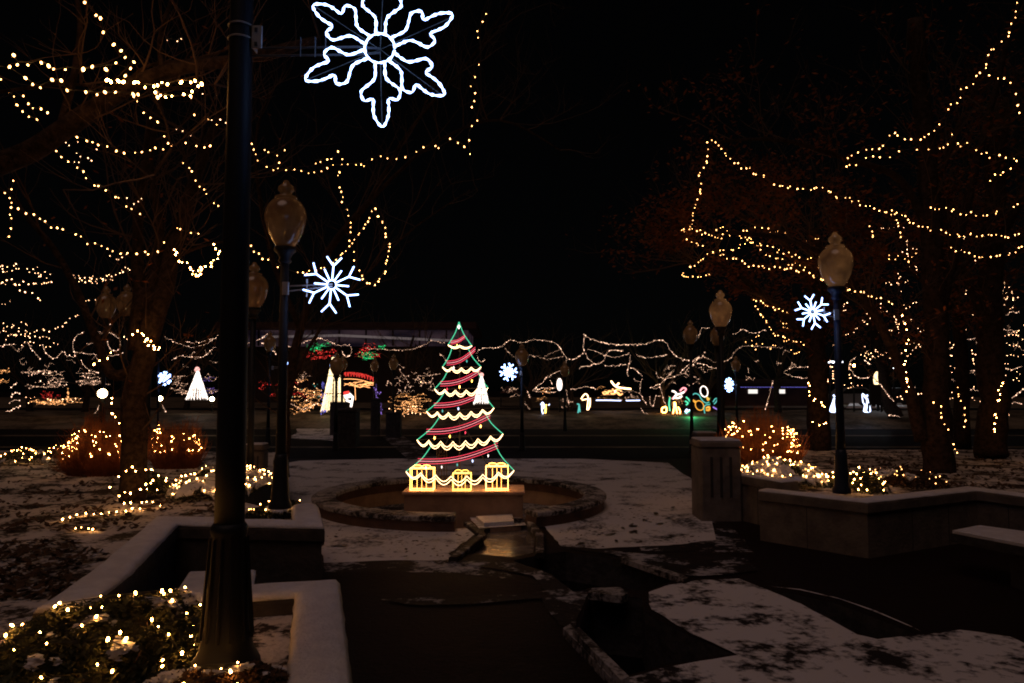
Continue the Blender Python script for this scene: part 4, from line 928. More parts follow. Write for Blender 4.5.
far_string('layered gold lit shrubs left of the white cone', scribble(165, 194, 376, 394, 14, 6, 12, 1.2), 44, 'far_dim', .7, group=D, cat='light display', name='light_display')
far_string('violet and gold lights right of the white cone', scribble(200, 219, 376, 394, 8, 7, 10, 1), 44, 'rope_violet', .5, group=D, cat='light display', name='light_display')
far_string('gold lit shrubs left of the tall cone', scribble(284, 325, 380, 412, 26, 8, 14, 2), 40, 'far_orange', .7, group=D, cat='light display', name='light_display')
far_string('red lights mixed in the shrubs behind the near lamp', scribble(252, 312, 378, 396, 14, 9, 9, 2), 42, 'far_red', .6, group=D, cat='light display', name='light_display')
far_string('bright gold ledges of lights between the arch and the rope tree', scribble(388, 432, 392, 414, 30, 10, 14, 1.1), 40, 'far_orange', .8, group=D, cat='light display', name='light_display')
far_string('ragged cream lights over the gold ledges', scribble(386, 438, 378, 392, 13, 11, 9, 3), 40.5, 'far_dim', .75, group=D, cat='light display', name='light_display')
far_string('violet blue lit post left of the tall cone', scribble(321, 326, 384, 414, 15, 12, 4, 3), 38, 'rope_blue', .8, group=D, cat='light display', name='light_display')
far_string('violet blue lit post right of the arch', [[(376, 385), (376, 394), (378, 402), (379, 412)], [(374, 388), (377, 398), (381, 404), (381, 414)], [(379, 413), (384, 414)]]+scribble(375, 382, 386, 414, 7, 13, 4, 2), 37, 'rope_violet', .9, group=D, cat='light display', name='light_display')
far_string('green patch of lights in the foliage left above the tall cone', scribble(305, 330, 343, 350, 15, 14, 8, 1.6), 45, 'far_green', .7, group=D, cat='light display', name='light_display')
far_string('red patch of lights in the foliage left of the cone tip', scribble(303, 340, 351, 358, 20, 15, 9, 1.7), 45, 'far_red', .75, group=D, cat='light display', name='light_display')
far_string('red patch of lights in the foliage right of the cone tip', scribble(354, 384, 343, 358, 16, 16, 8, 1.8), 45, 'far_red', .7, group=D, cat='light display', name='light_display')
far_string('green patch of lights right above the arch', scribble(357, 378, 351, 360, 15, 17, 7, 1.6)+scribble(378, 390, 345, 348, 5, 18, 7, 1), 44.5, 'far_green', .75, group=D, cat='light display', name='light_display')
for i, (x0, x1, y0, y1, n, mm, lb) in enumerate([(500, 520, 384, 400, 7, 'far_dim', 'dim lit shrubs by the canopy right of the small cone'), (536, 552, 388, 400, 5, 'far_orange', 'dim gold lights left of the white oval'), (596, 612, 386, 399, 8, 'far_orange', 'gold scribbled lights left of the nativity roof'),
     (618, 640, 386, 399, 8, 'far_dim', 'pale scribbled lights right of the nativity roof'), (662, 676, 366, 384, 7, 'far_dim', 'lights in the low branches above the coloured display'), (680, 712, 366, 384, 9, 'far_dim', 'dim reddish branch lights over the ovals'),
     (556, 572, 392, 408, 4, 'far_dim', 'short lights on trunks under the white oval'), (700, 716, 396, 412, 4, 'far_green', 'green lights behind the amber ovals'), (664, 690, 392, 412, 7, 'far_orange', 'gold lights round the white bird like figure'),
     (395, 440, 366, 380, 6, 'far_dim', 'thin branch lights left of the rope tree middle'), (285, 320, 372, 384, 6, 'far_dim', 'thin branch lights left of the tall cone tip'), (205, 218, 372, 398, 6, 'far_dim', 'faint lights next to the big post'), (0, 110, 340, 372, 13, 'far_dim', 'scattered branch lights across the far left trees'), (165, 218, 352, 374, 6, 'far_dim', 'thin branch lights above the white cone on the left'), (905, 1020, 365, 402, 15, 'far_dim', 'scattered distant branch lights low at the far right'), (960, 1022, 318, 362, 9, 'far_dim', 'scattered distant branch lights between the right trunks'), (745, 810, 352, 380, 7, 'far_dim', 'faint branch lights above the brick building')]):
    far_string(lb, scribble(x0, x1, y0, y1, n, 300+i, 7, 2.4), 41, mm, .55, 2.2, group=D, cat='light display', name='light_display')
far_string('bright white sparks scattered along the far left fence lights', scribble(22, 80, 396, 404, 7, 61, 12, 2), 39, 'bulb_white', .7, 4.5, group=D, cat='light display', name='light_display', hair=False)
far_string('white sparks scattered in the canopy lights at far left', scribble(24, 104, 371, 388, 8, 62, 14, 3), 39, 'far', .8, 5, group=D, cat='light display', name='light_display', hair=False)
far_string('bright sparks scattered over the gold ledges left of the rope tree', scribble(388, 432, 380, 414, 10, 63, 12, 3), 39, 'bulb_white', .6, 5, group=D, cat='light display', name='light_display', hair=False)
far_string('bright sparks in the gold shrubs left of the tall cone', scribble(284, 325, 380, 412, 9, 64, 12, 3), 39, 'bulb_white', .6, 5, group=D, cat='light display', name='light_display', hair=False)
far_string('teal and white sparks in the shrubs left of the tall cone', scribble(286, 322, 384, 404, 4, 65, 6, 2), 39, 'rope_teal', .7, 3, group=D, cat='light display', name='light_display', hair=False)
# archway with curved rope lettering that is too small to read: looped strokes only
root = empty('lit_archway', P(359, 414, 40), 'curved archway of red rope light lettering above yellow garland', 'archway')
seg = []
for i in range(12):
    s = i/11; x = 343+30*s; y = 375.5-3.2*math.sin((s*.75+.12)*math.pi)+s*5; q = random.Random(i)
    seg.append([(x, y+2.2), (x+q.uniform(-.3, .3), y-2), (x+q.uniform(.8, 1.8), y-1.6), (x+1.5, y+q.uniform(-.6, 2.2))])
mb = MB()
for s_ in seg: mb.tube([P(a, b_, 40) for a, b_ in s_], .016, 4)
obj('lettering', mb, 'far_red', root)
mb = MB()
for (dy, mm) in ((4, 0),): mb.tube([P(342+32*i/14, 376.5+dy-3.4*math.sin((i/14*.75+.12)*math.pi)+i/14*5, 40) for i in range(15)], .014, 4)
for s_ in scribble(343, 374, 381, 387, 13, 33, 8, 1.6): mb.tube([P(a, b_, 40) for a, b_ in s_], .014, 4)
mb.tube([P(355, 385, 40), P(355.5, 400, 40)], .015, 4)
obj('garland', mb, 'rope_lime', root).active_material = M['far_orange']
for x in (342, 376):
    mb = MB(); mb.tube([P(x, 378, 40), P(x, 416, 40)], .08, 6); obj('post', mb, 'frame', root)
root = empty('light_figure', P(350, 412, 39), 'white figure with a red top standing in the archway', 'light figure', D)
mb = MB()
for s_ in ([(344, 396), (350, 394), (353, 397), (351, 407)], [(345, 398), (352, 396)], [(346, 400), (351, 402)]): mb.tube([P(a, b_, 39) for a, b_ in s_], .06, 5)
obj('body', mb, 'cone_white', root); mb = MB(); mb.tube([P(344, 393.5, 39), P(349, 392.5, 39)], .1, 6); obj('hat', mb, 'far_red', root)

# cones of lights
def cone(label, px, y0, y1, hw, Y, m, ball='ball_red', rb=2.6, strands=22, shell=True, hw_top=.8):
    b = P(px, y1, Y); t = P(px, y0, Y); h = t.z-b.z; r = hw/F*Y; rt = hw_top/F*Y
    root = empty('light_cone_tree', b, label, 'light cone', 'cone shaped trees of lights')
    mb = MB(); rr = .8/F*Y
    for i in range(strands):
        a = 2*math.pi*i/strands; n = int((y1-y0)/1.3)
        for k in range(n+1):
            s = k/n; q = r+(rt-r)*s; mb.octa(b+Vector((q*math.cos(a), q*math.sin(a), h*s)), rr*U(.8, 1.3))
    obj('strands', mb, m, root)
    mb = MB()
    for s in (0, .33, .66): 
        q = r+(rt-r)*s; mb.tube([b+Vector((q*math.cos(t_), q*math.sin(t_), h*s)) for t_ in [2*math.pi*i/20 for i in range(20)]], .03, 4, closed=True)
    mb.tube([b, t], .05, 6); obj('frame', mb, 'frame', root)
    if ball:
        br = rb/F*Y; mb = MB(); mb.lathe(t+Vector((0, 0, 0)), [(br*math.sin(x), br-br*math.cos(x)) for x in [.15, .6, 1.1, 1.57, 2.1, 2.6, 3.0]], 12); obj('ball', mb, ball, root, smooth=True)
cone('white cone of lights with a pink ball, seen left of the big post', 197, 372, 399, 10, 42, 'cone_white')
cone('small white cone of lights touching the right side of the rope tree', 481.5, 377, 403, 7.2, 42, 'cone_white', rb=2.2, strands=18)
cone('tall narrow yellow cone of lights in the centre left distance', 333.5, 358, 411, 12, 41, 'cone_warm', ball=None, strands=20, hw_top=1.8)
# lit oval behind, right of rope tree
root = empty('light_oval', P(560, 412, 41), 'small white glowing oval on a thin stand in the far trees', 'light display', D)
mb = MB(); c = P(559.5, 384.5, 41); a_, b_ = 2.8/F*41, 6.3/F*41
mb.lathe(c, [(a_*math.sin(x), -b_*math.cos(x)) for x in [.2, .6, 1.1, 1.57, 2.1, 2.6, 2.95]], 12); obj('shade', mb, 'cone_white', root, smooth=True)
mb = MB(); mb.tube([P(559.5, 390, 41), P(559.5, 412, 41)], .04, 6); obj('stand', mb, 'frame', root)
# figures
def fig(label, Y, parts, x, y, cat='light figure', group=D):
    root = empty('light_figure', P(x, y, Y), label, cat, group)
    for nm, m, r, lines in parts:
        mb = MB()
        for l in lines: mb.tube(cat_rom([P(a, b_, Y) for a, b_ in l], 4), r/F*Y, 5)
        obj(nm, mb, m, root)
fig('white and yellow pair of small lit figures on the lawn edge', 42, [('white_figure', 'ice_hot', .6, [[(542, 404), (542, 410), (543, 414)], [(541, 405), (542.5, 402.5), (544, 405), (543, 409)]]), ('yellow_figure', 'rope_lime', .6, [[(545, 408), (546.5, 404.5)], [(545, 413), (546, 407), (545.5, 413)]])], 543, 414)
fig('round blue white lamp beside the small lit figures', 42, [('lamp_ball', 'ice_hot', .9, [[(548.7, 404.4), (549.4, 405)]]), ('stand', 'frame', .25, [[(549, 406), (549, 414)]])], 549, 414)
fig('teal and cream lit figures right of the oval light', 42, [('teal_figure', 'rope_teal', .65, [[(577, 404), (579, 405), (578, 413)], [(579, 404), (580, 412)]]), ('cream_figure', 'rope_cream', .5, [[(581, 399), (585, 394), (588, 397), (587, 410)], [(590, 398), (590, 405), (588, 410)], [(582, 400), (587, 399)]])], 583, 414)
fig('pale lit nativity roof with a white base line in the far centre', 46, [('roof', 'rope_cream', .8, [[(613, 384), (617, 387), (622, 388), (631, 389)], [(616, 386), (619, 383)], [(611, 381), (614, 385)]]), ('gold_shapes', 'far_orange', .7, scribble(602, 622, 388, 396, 9, 44, 6, 1.5)), ('white_star', 'ice_hot', 1.0, [[(614.6, 391), (615.6, 391.6)]]), ('base_line', 'ice_hot', .45, [[(596, 400.3), (608, 400.3), (621, 400.6)], [(626, 400.6), (640, 400.4)]])], 615, 412)
# coloured display on the lawn
root = empty('light_sculpture', P(692, 416, 43), 'large coloured rope light display with ovals and a bird like figure on the lawn', 'light sculpture')
def rp(nm, m, lines, r=.55, closed=False):
    mb = MB()
    for l in lines: mb.tube(cat_rom([P(a, b_, 43) for a, b_ in l], 5), r/F*43, 5)
    obj(nm, mb, m, root)
def ov(cx_, cy, a, b_, rot=0): 
    return [(cx_+a*math.cos(t)*math.cos(rot)-b_*math.sin(t)*math.sin(rot), cy+a*math.cos(t)*math.sin(rot)+b_*math.sin(t)*math.cos(rot)) for t in [2*math.pi*i/14 for i in range(15)]]
rp('white_oval', 'cone_white', [ov(704, 391.5, 3.6, 5.4, -.25)], .5)
rp('amber_oval', 'rope_orange', [ov(699.5, 405.5, 3.9, 5.0, -.5)], .5)
rp('green_curve', 'rope_teal', [[(692, 400), (692, 396), (695, 393.5), (699, 395), (702, 400), (706, 403), (709, 402)], [(705, 414), (704, 408), (706, 405), (710, 404.5)], [(713, 402), (715, 399), (717, 398.5), (716, 402), (714, 404)]], .5)
rp('yellow_shape', 'rope_orange', [[(693, 400), (695, 402), (696, 401)], [(707, 397), (708, 400), (709, 398)], [(706, 408), (709, 407), (709, 410), (706, 410)]], 1.0)
rp('white_body', 'cone_white', [[(673, 399), (676, 395), (680, 394), (684, 392)], [(674, 397), (678, 398), (682, 396)], [(672, 391), (675, 392), (677, 395)]], .9)
rp('pink_crest', 'rope_pink', [[(680, 391), (683, 388), (686, 389), (684, 392)], [(672, 399), (675, 396)]], .8)
rp('gold_legs', 'rope_gold', [[(674, 402), (674, 408), (673, 415), (677, 415), (676, 408), (675, 402)], [(678, 407), (680, 411), (679.5, 415)], [(662, 408), (666, 407), (666, 412), (662, 412), (662, 408)]], .6)
rp('green_body', 'rope_green', [[(686, 397), (689, 400), (691, 404), (691, 410), (686, 413), (684, 415)], [(685, 401), (688, 403), (686, 405)], [(670, 397), (669, 404), (670, 411)]], .75)
rp('blue_foot', 'ice_hot', [[(685, 415), (688, 411), (690, 410)], [(685, 412), (687, 409)]], .7)
rp('white_post', 'ice_hot', [[(719, 394), (719, 402), (719.5, 409)]], .9)
rp('violet_base', 'rope_violet', [[(713, 407), (718, 410), (720, 411)], [(712, 414), (717, 415), (720, 413)]], .7)
rp('green_flood', 'rope_green', [[(684, 416.2), (700, 416.4), (712, 416.2)]], .35)
gl = bpy.data.lights.new('green_floodlight', 'POINT'); gl.energy = 40; gl.color = (.1, 1, .35); gl.shadow_soft_size = .2
go = bpy.data.objects.new('green_floodlight', gl); col.objects.link(go); go.location = P(692, 412, 40)
# angels
def angel(label, px, s, Y=38):
    y0 = 412; f = lambda pts: [(px+a*s, y0+b_) for a, b_ in pts]
    fig(label, Y, [('robe', 'ice_hot', .7, [f([(-2, -8), (-3, -3), (-3, -.5), (3, -.5), (3, -4), (1, -10), (0, -14)]), f([(-1, -1), (0, -8), (0, -13)]), f([(1.4, -1), (1, -7)])]), ('head', 'ice_hot', .9, [f([(0, -16.4), (.6, -16.8)])]), ('wing', 'ice_hot', .5, [f([(-1, -13), (-5, -18), (-4.4, -10), (-2, -7)])]), ('trumpet', 'ice_hot', .45, [f([(0, -15), (-5, -18.5)])])], px, y0, 'light figure', 'white light angels')
angel('left white light angel beside the blue lamp pole', 834, -1.1); angel('right white light angel facing left by the black board', 867, .9)
root = empty('notice_board', P(875, 412, 37), 'black board on two legs between the right angel and lit balloon', 'notice board')
mb = MB(); mb.bbox(P(875, 395, 37), (11/F*37, .08, 21/F*37), 0, .02); obj('panel', mb, 'joint', root)
for x in (868.5, 881.5):
    mb = MB(); mb.tube([P(x, 403, 37.05), P(x, 412, 37.05)], .05, 6); obj('leg', mb, 'joint', root)
root = empty('lit_sign', P(878, 408, 40), 'glowing yellow white rounded sign left of the leaning trunk', 'lit sign')
mb = MB(); c = P(877.5, 379.5, 40); mb.lathe(c, [(3.8/F*40*math.sin(x), -8/F*40*math.cos(x)) for x in [.2, .6, 1.1, 1.57, 2.1, 2.6, 2.95]], 14); obj('panel', mb, 'cone_warm', root, smooth=True)
mb = MB(); mb.tube([P(878, 386, 40), P(878, 411, 40)], .07, 6); obj('post', mb, 'frame', root)
# parking lot lamp, lit snow and cars
def mast(label, px, y0, y1, Y, m='street', blue=False):
    b = P(px, y1, Y); root = empty('floodlight', b, label, 'floodlight', 'far street lights')
    t = P(px, y0, Y); mb = MB(); mb.tube([b, t], .07, 8, .045); obj('pole', mb, 'paint_lit_blue' if blue else 'frame', root)
    mb = MB(); mb.bbox(t+Vector((.35, 0, .02)), (.9, .3, .12), 0, .02); obj('housing', mb, 'frame', root)
    mb = MB(); mb.bbox(t+Vector((.35, -.02, -.07)), (.8, .34, .08), 0, .01); obj('lens', mb, m, root)
    return t
t = mast('tall street light with a white lamp head beside the right lamp pole', 830, 361, 411, 48, blue=True)
def pl(name, loc, e, c, r=.2):
    l = bpy.data.lights.new(name, 'POINT'); l.energy = e; l.color = c; l.shadow_soft_size = r; o = bpy.data.objects.new(name, l); col.objects.link(o); o.location = loc
pl('street_light_glow', P(880, 385, 60), 420, (.9, .95, 1), .4)
sheet('car_park', [P(846, 400, 50), P(908, 400, 50), P(912, 400, 70), P(850, 400, 70)], 'snow', .68)
def car(label, px, Y, m, L=4.4):
    b = Vector((P(px, 400, Y).x, Y, .69)); root = empty('parked_car', b, label, 'car', 'cars parked in the far lit car park')
    w_ = 1.75; prof = [(-.5, .25), (-.5, .75), (-.46, .85), (-.27, .9), (-.15, 1.35), (.18, 1.38), (.33, .95), (.47, .85), (.5, .6), (.5, .25)]
    mb = MB(); n = len(prof); mb.loft([[b+Vector((x*L, y, z)) for x, z in prof] for y in (-w_/2, w_/2)], True, True); obj('body', mb, m, root)
    mb = MB(); g = [(-.24, .92), (-.14, 1.3), (.16, 1.32), (.28, .95)]; mb.poly([b+Vector((x*L, -w_/2-.012, z)) for x, z in g]); mb.poly([b+Vector((x*L, -w_/2-.022, z)) for x, z in g]); obj('window', mb, 'glass', root)
    for x in (-.31, .31):
        for y in (-w_/2+.05, w_/2-.05):
            mb = MB(); c = b+Vector((x*L, y, .31)); mb.loft([[c+Vector((.31*math.cos(t_), yy, .31*math.sin(t_))) for t_ in [2*math.pi*i/14 for i in range(14)]] for yy in (-.1, .1)], True, True); obj('wheel', mb, 'tyre', root)
car('silver car parked behind the right lamp pole', 850, 56, 'carpaint'); car('dark car parked by the leaning trunk in the lit lot', 905, 55, 'cardark'); car('silver car parked further right in the lit lot', 893, 60, 'carpaint')
# small bright lamps
def spot(label, px, py, Y, r, m='flood', yb=412):
    c = P(px, py, Y); b = P(px, yb, Y); root = empty('floodlight', b, label, 'floodlight', 'far street lights'); rr = r/F*Y
    mb = MB(); mb.tube([b, c-Vector((0, 0, rr))], .05, 6); obj('pole', mb, 'frame', root)
    mb = MB(); mb.lathe(c, [(rr*math.sin(x), -rr*math.cos(x)) for x in [.2, .7, 1.2, 1.57, 2.0, 2.5, 2.95]], 12); obj('lens', mb, m, root, smooth=True)
spot('brightest starry floodlight left of the bare tree', 102.5, 393.5, 14, 4.4, yb=466)
spot('small warm floodlight just right of the bare tree trunk', 160, 398.5, 33, 2.4)
spot('small warm floodlight right of the white cone', 212, 399, 33, 2.2)
spot('small amber lamp under the limb right of the snowflake lamp', 854, 365.5, 45, 1.2, 'bulb_hot')
spot('tiny white lamp in the dark above the lit balloon', 893.5, 367.5, 50, 1.0, 'street')
# blue pole with the snowflake by the tree
root = empty('blue_pole', P(158, 430, 23), 'blue lit pole right of the bare tree trunk', 'pole'); mb = MB(); mb.tube([P(158, 455, 23), P(158, 358, 23)], .035, 8); obj('pole', mb, 'paint_lit_blue', root)

# ------------------------------------------------------------- buildings
def wallbox(mb, px0, px1, y0, y1, Y, dp=6):
    a = P(px0, y1, Y); c = P(px1, y0, Y); z0 = a.z if y1 < 400 else 0; mb.box(((a.x+c.x)/2, Y+dp/2, (z0+c.z)/2), (c.x-a.x, dp, c.z-z0))
YB = 75
root = empty('long_building', (P(345, 400, YB).x, YB, 0), 'long low building with a violet lit band under its dark roof', 'building')
mb = MB(); wallbox(mb, 225, 462, 346.5, 412, YB, 12); obj('wall', mb, 'roofdark', root)
mb = MB(); wallbox(mb, 225, 468, 329, 345.5, YB+.6, 10); obj('glowing_facade', mb, 'band', root)
mb = MB(); 
for i in range(9): 
    x = P(230+i*27, 340, YB).x; mb.box((x, YB+.5, (P(0, 329, YB).z+P(0, 345.5, YB).z)/2), (.14, .25, P(0, 329, YB).z-P(0, 345.5, YB).z))
obj('facade_bar', mb, 'roofdark', root)
mb = MB(); mb.tube([P(262, 337, YB-.2), P(340, 335.5, YB-.2), P(458, 341, YB-.2)], .13, 5); obj('light_tube', mb, 'fascia', root)
mb = MB(); wallbox(mb, 215, 476, 322, 328.5, YB-1.5, 15); obj('roof', mb, 'brickwall', root)
YC = 60
root = empty('brick_building', (P(770, 400, YC).x, YC, 0), 'dark brick building with two lit windows behind the lit bush', 'building')
mb = MB(); wallbox(mb, 722, 814, 383, 414, YC, 8); obj('wall', mb, 'brickwall', root)
mb = MB(); wallbox(mb, 716, 820, 379, 382.8, YC-.6, 9.5); obj('roof', mb, 'roofdark', root)
for x0, x1 in ((748.5, 757.5), (775, 785)):
    mb = MB(); a = P(x0, 393.5, YC-.05); c = P(x1, 389.5, YC-.05); mb.box(((a.x+c.x)/2, YC-.03, (a.z+c.z)/2), (c.x-a.x, .05, c.z-a.z)); o = obj('window', mb, 'lit_win', root)
    mb = MB(); mb.box(((a.x+c.x)/2, YC-.06, a.z-.05), (c.x-a.x+.1, .1, .06)); mb.box(((a.x+c.x)/2, YC-.06, c.z+.05), (c.x-a.x+.1, .1, .06)); obj('frame', mb, 'roofdark', o)
mb = MB()
for i in range(46): mb.octa(P(741+i*1.5, 387.2, YC-.7), .035)
obj('eave_lights', mb, 'rope_blue', root)
root = empty('tent_roof', P(506, 412, 55), 'dark canopy with a faint brown roof right of the small white cone', 'canopy')
mb = MB(); a, c = P(500, 393, 55), P(521, 393, 55); t_ = P(508, 386, 55); mb.loft([[Vector((x, y, a.z)) for x, y in ((a.x, 55), (c.x, 55), (c.x, 59), (a.x, 59))], [Vector((t_.x+dx, 57+dy, t_.z)) for dx, dy in ((-.1, -.1), (.1, -.1), (.1, .1), (-.1, .1))]], True, True); obj('roof', mb, 'brickwall', root)
for x in (501, 520):
    mb = MB(); mb.tube([P(x, 393, 55.1), P(x, 413, 55.1)], .05, 6); obj('post', mb, 'frame', root)

# ------------------------------------------------------------- shrubs
def dome_pts(rnd, cx_, cy, rx, ry, h, z):
    while True:
        a, b_, c = rnd.uniform(-1, 1), rnd.uniform(-1, 1), rnd.uniform(0, 1)
        if a*a+b_*b_+c*c < 1: return Vector((cx_+a*rx, cy+b_*ry, z+c*h)), (a*a+b_*b_+c*c)
def twig_bush(label, px0, px1, ytop, ybase, seed, z=zb, n=900, nb=70, group='bare red twigged bushes with lights', bulbm='bulb_hot', y_lo=.45):
    rnd = random.Random(seed); g0 = G(px0, ybase, z); g1 = G(px1, ybase, z); Y = g0.y; rx = (g1.x-g0.x)/2; cx_ = (g0.x+g1.x)/2; h = P(0, ytop, Y).z-z; ry = rx*.75; cy = Y+ry
    root = empty('twig_bush', (cx_, cy, z), label, 'bush', group); mb = MB()
    for i in range(n):
        a = rnd.uniform(0, 6.28); q = rnd.random()**.5; bx = Vector((cx_+rx*.84*q*math.cos(a), cy+ry*.75*q*math.sin(a), z)); hh = h*(1-.38*q**4)*rnd.uniform(.66, 1.08)
        hh *= rnd.choice((.35, .55, .75, .9, 1, 1.05, 1.12)); k_ = rnd.uniform(.9, 1.3); hh *= .95+.38*noise.noise(Vector((bx.x*2.2, bx.y*2.2, seed))); tip = Vector((cx_+rx*k_*q*math.cos(a+rnd.uniform(-.25, .25)), cy+ry*k_*q*math.sin(a), z+hh)); mid = bx.lerp(tip, .5)+Vector((rnd.uniform(-.05, .05), rnd.uniform(-.05, .05), 0))
        mb.tube([bx, mid, tip], .006, 3, .0025)
        for k in range(2):
            p = mid.lerp(tip, rnd.random()); mb.tube([p, p+Vector((rnd.uniform(-.12, .12), rnd.uniform(-.12, .12), rnd.uniform(.03, .16)))], .003, 3, .0015)
    obj('stems', mb, 'red_twig', root)
    # the string on it: its own thing
    sr = empty('string_light', (cx_, cy, z+h*.6), 'lights over the '+label, 'string light', 'net and string lights on the bushes')
    me = bulb_mesh((.0125, bulbm), .0125, bulbm); cord = MB(); prev = None
    aa = rnd.uniform(0, 6)
    for i in range(nb):
        s = i/nb; a = -math.pi+math.pi*(.5+.5*math.sin(s*31+seed))+rnd.uniform(-.12, .12); e = y_lo+(1-y_lo)*(.5+.5*math.sin(s*19+aa))*rnd.uniform(.85, 1)
        e *= rnd.uniform(.82, 1.0); cr = (1-(e*.8)**5)*rnd.uniform(.8, 1.0); p = Vector((cx_+rx*cr*math.cos(a), cy+ry*cr*math.sin(a), 0)); p.z = z+h*e*(.95+.3*noise.noise(Vector((p.x*2.2, p.y*2.2, seed))))
        o = bpy.data.objects.new('bulb', me); col.objects.link(o); o.parent = sr; o.location = p-Vector(sr.location); o.rotation_euler = (U(-1, 1), U(-1, 1), 0); k = U(.45, 1.1); o.scale = (k, k, k)
        if prev and (p-prev).length < .5: cord.tube([prev, p], .003, 3)
        prev = p
    obj('cord', cord, 'wire', sr)
twig_bush('big red brown bush behind the right pier', 728, 812, 418, 474, 5, n=1500, nb=98)
twig_bush('red brown bush left of the bare tree', 44, 128, 419, 478, 6, n=1500, nb=90)
twig_bush('red brown bush right of the bare tree trunk', 142, 194, 424, 470, 7, n=900, nb=38)
def hedge(label, px0, px1, ytop, ybase, seed, z=zb, n=3500, nb=60, snow=.5, leaf=.035, depth=None, bulbm='bulb_hot', br=.0125, group='low evergreen shrubs with lights', leafm='hedge', clump=0, front=False):
    rnd = random.Random(seed); g0 = G(px0, ybase, z); g1 = G(px1, ybase, z); Y = g0.y; rx = (g1.x-g0.x)/2; cx_ = (g0.x+g1.x)/2; h = P(0, ytop, Y).z-z; ry = depth or rx*.7; 
    h = max(.12, min(h, .9)); cy = Y+ry*.9
    # height found so that the far crest shows at ytop
    for _ in range(20):
        top = P((px0+px1)/2, ytop, cy).z-z
    h = max(.15, top)
    root = empty('evergreen_shrub', (cx_, cy, z), label, 'shrub', group)
    lb = MB(); sb = MB()
    def surf(a, b_):
        q = max(0, 1-(a*a+b_*b_)); return h*(q**.5)*(.80+.5*noise.noise(Vector((cx_+a*rx*2, cy+b_*ry*2, seed)))+.22*noise.noise(Vector((cx_+a*rx*6, cy+b_*ry*6, seed))))
    for i in range(n):
        a, b_ = rnd.uniform(-1, 1), rnd.uniform(-1, 1)
        if a*a+b_*b_ > 1: continue
        zz = surf(a, b_)*rnd.uniform(.25, 1.06)**.6; c = Vector((cx_+a*rx, cy+b_*ry, z+zz)); q = rnd.uniform(0, 6.28)
        u = Vector((math.cos(q), math.sin(q), rnd.uniform(-.4, 1)))*leaf*rnd.uniform(.6, 1.3); v = Vector((-math.sin(q), math.cos(q), rnd.uniform(-.6, .6)))*leaf*.4
        lb.poly([c-u*.4-v, c+u*.2-v, c+u, c+v])
    obj('foliage', lb, leafm, root)
    st = MB()
    for i in range(26):
        a, b_ = rnd.uniform(-.8, .8), rnd.uniform(-.8, .8); c = Vector((cx_+a*rx, cy+b_*ry, z)); st.tube([c, c+Vector((rnd.uniform(-.1, .1), rnd.uniform(-.1, .1), max(.05, surf(a, b_)*.9)))], .008, 3, .003)
    obj('stems', st, 'twig', root)
    if snow:
        k = 34
        for i in range(k):
            for j in range(k):
                a0_, b0_ = -1+2*i/k, -1+2*j/k
                if rnd.random() < .06: continue
                cx2, cy2 = a0_+1/k, b0_+1/k
                if cx2*cx2+cy2*cy2 > .93 or noise.noise(Vector((cx_+cx2*rx*2.6, cy+cy2*ry*2.6, seed+3)))+snow-.5 < 0: continue
                pts = [Vector((cx_+a*rx, cy+b_*ry, z+surf(a, b_)+.012+.02*noise.noise(Vector((a*9, b_*9, 1))))) for a, b_ in ((a0_, b0_), (a0_+2/k, b0_), (a0_+2/k, b0_+2/k), (a0_, b0_+2/k))]
                sb.poly(pts)
        if sb.f:
            n_ = len(sb.v)//4
            for i in range(n_):
                q = [sb.v[i*4+k2]-Vector((0, 0, .02)) for k2 in range(4)]; b0 = len(sb.v); sb.v += q
                sb.f.append((b0+3, b0+2, b0+1, b0))
                for k2 in range(4): sb.f.append((b0+k2, b0+(k2+1) % 4, i*4+(k2+1) % 4, i*4+k2))
            obj('snow_cap', sb, 'snow', root)
    if clump:
        for i in range(int(n*.9)):
            a, b_ = rnd.uniform(-1, 1), rnd.uniform(-1, 1)
            if a*a+b_*b_ > 1 or noise.noise(Vector((cx_+a*rx*5, cy+b_*ry*5, seed+3)))+.5*noise.noise(Vector((cx_+a*rx*17, cy+b_*ry*17, seed)))+clump-.68 < 0: continue
            c = Vector((cx_+a*rx, cy+b_*ry, z+surf(a, b_)*rnd.uniform(.93, 1.02)+.01)); q = rnd.uniform(0, 6.28)
            u = Vector((math.cos(q), math.sin(q), rnd.uniform(-.3, .3)))*leaf*rnd.uniform(.5, 1.1); v = Vector((-math.sin(q), math.cos(q), rnd.uniform(-.3, .3)))*leaf*.6
            sb.poly([c-u-v, c+u-v*.7, c+u*.9+v, c-u*.8+v*.9])
        o = obj('snow_dusting', sb, 'snow', root); o['kind'] = 'stuff'
    if nb:
        sr = empty('string_light', (cx_, cy, z+h*.6), 'light net on the '+label, 'string light', 'net and string lights on the bushes')
        me = bulb_mesh((br, bulbm), br, bulbm); cord = MB(); prev = None
        for i in range(nb):
            s = i/nb; a = .92*math.sin(s*37+seed)+rnd.uniform(-.08, .08); b_ = (-.95+1.25*s if front else -.95+1.7*s)+rnd.uniform(-.08, .08)
            if a*a+b_*b_ > .96: a *= .6
            if a*a+b_*b_ > .96: continue
            p = Vector((cx_+a*rx, cy+b_*ry, z+surf(a, b_)+.03))
            o = bpy.data.objects.new('bulb', me); col.objects.link(o); o.parent = sr; o.location = p-Vector(sr.location); o.rotation_euler = (U(-1, 1), U(-1, 1), 0); kk = U(.45, 1.1); o.scale = (kk, kk, kk)
            if prev and (p-prev).length < .7: cord.tube([prev, p], .003, 3)
            prev = p
        obj('cord', cord, 'wire', sr)
hedge('snow topped evergreen left of the right lamp pole', 752, 850, 459, 489, 1, nb=95, snow=.72, depth=1.0, n=6500, leaf=.03)
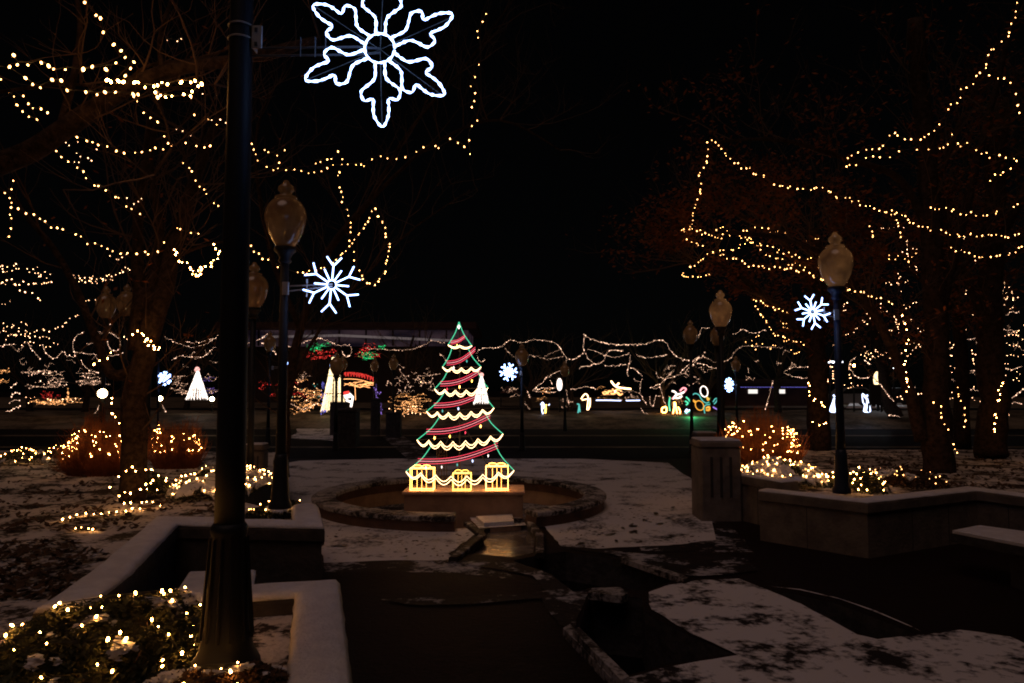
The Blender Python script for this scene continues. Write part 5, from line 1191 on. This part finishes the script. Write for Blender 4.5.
hedge('dark evergreen right of the right lamp pole', 848, 905, 470, 494, 2, nb=48, snow=.1, depth=.8, n=5200, leaf=.03)
hedge('dark shrub with reddish stems at the foot of the thick oak', 900, 966, 468, 490, 3, nb=22, snow=.15, depth=.8, n=4200, bulbm='bulb', leafm='brown_leaf', br=.0105)
hedge('snow topped evergreen right of the bare tree foot', 142, 240, 464, 502, 4, nb=95, snow=.62, depth=1.2, n=7500, leaf=.03)
hedge('low evergreen round the foot of the nearest complete lamp', 236, 300, 502, 520, 5, nb=16, snow=.3, depth=.42, n=3200, leaf=.028, br=.0095)
hedge('low lit hedge at the left edge', -30, 50, 446, 466, 6, nb=60, snow=.35, depth=.8, n=3500)
hedge('small shrub left of the bare tree foot', 112, 150, 470, 500, 7, nb=16, snow=.2, depth=.5, n=1800)
# foreground shrubs bottom left
hedge('large dark foreground shrub in the bottom left corner', -150, 120, 600, 740, 8, nb=64, snow=0, clump=.20, depth=.85, n=26000, leaf=.024, br=.0115, bulbm='bulb_fore')
hedge('foreground shrub beside the base of the big post', 88, 215, 618, 672, 9, nb=18, snow=0, clump=.24, depth=.42, n=13000, leaf=.019, br=.010, bulbm='bulb_fore')
hedge('low foreground plants in front of the big post base', 100, 282, 662, 735, 10, nb=12, snow=0, clump=.34, depth=.32, n=13000, leaf=.017, br=.010, bulbm='bulb_fore', leafm='brown_leaf')
# strings on the left bed
GB = 'strings of lights lying on the left bed'
def ground_string(label, px, step, z=zb+.03, r=.0125, m='bulb_hot'):
    pp = resample(cat_rom([Vector((a, b_, 0)) for a, b_ in px], 5), step); pts = [G(q.x+U(-1, 1), q.y+U(-1, 1), z) for q in pp]; base = pts[0]
    root = empty('string_light', base, label, 'string light', GB); me = bulb_mesh((r, m), r, m); cord = MB(); cord.tube(pts, .003, 3); obj('cord', cord, 'wire', root)
    for p in pts:
        o = bpy.data.objects.new('bulb', me); col.objects.link(o); o.parent = root; o.location = p-base; o.rotation_euler = (U(-1, 1), U(-1, 1), 0); k = U(.45, 1.1); o.scale = (k, k, k)
ground_string('row of lights lying on the snow from the bare tree to the left', [(62, 520), (72, 517), (84, 514), (97, 514), (108, 513), (122, 511), (134, 508), (142, 510)], 8)
ground_string('pair of bright lights lying on the snow below the row', [(76, 528), (80, 527), (92, 529), (98, 527)], 6)
# string round the trunk foot
string('lights wound in turns round the foot of the bare tree', [[(118, 474), (124, 469), (133, 468), (143, 469), (153, 468)], [(112, 487), (118, 490), (128, 492), (140, 489), (152, 480)], [(120, 497), (128, 503), (142, 501), (160, 502)]], 9.1, 7, .0125, 'bulb_hot')
print('bulbs', NB[0], 'objects', len(bpy.data.objects))
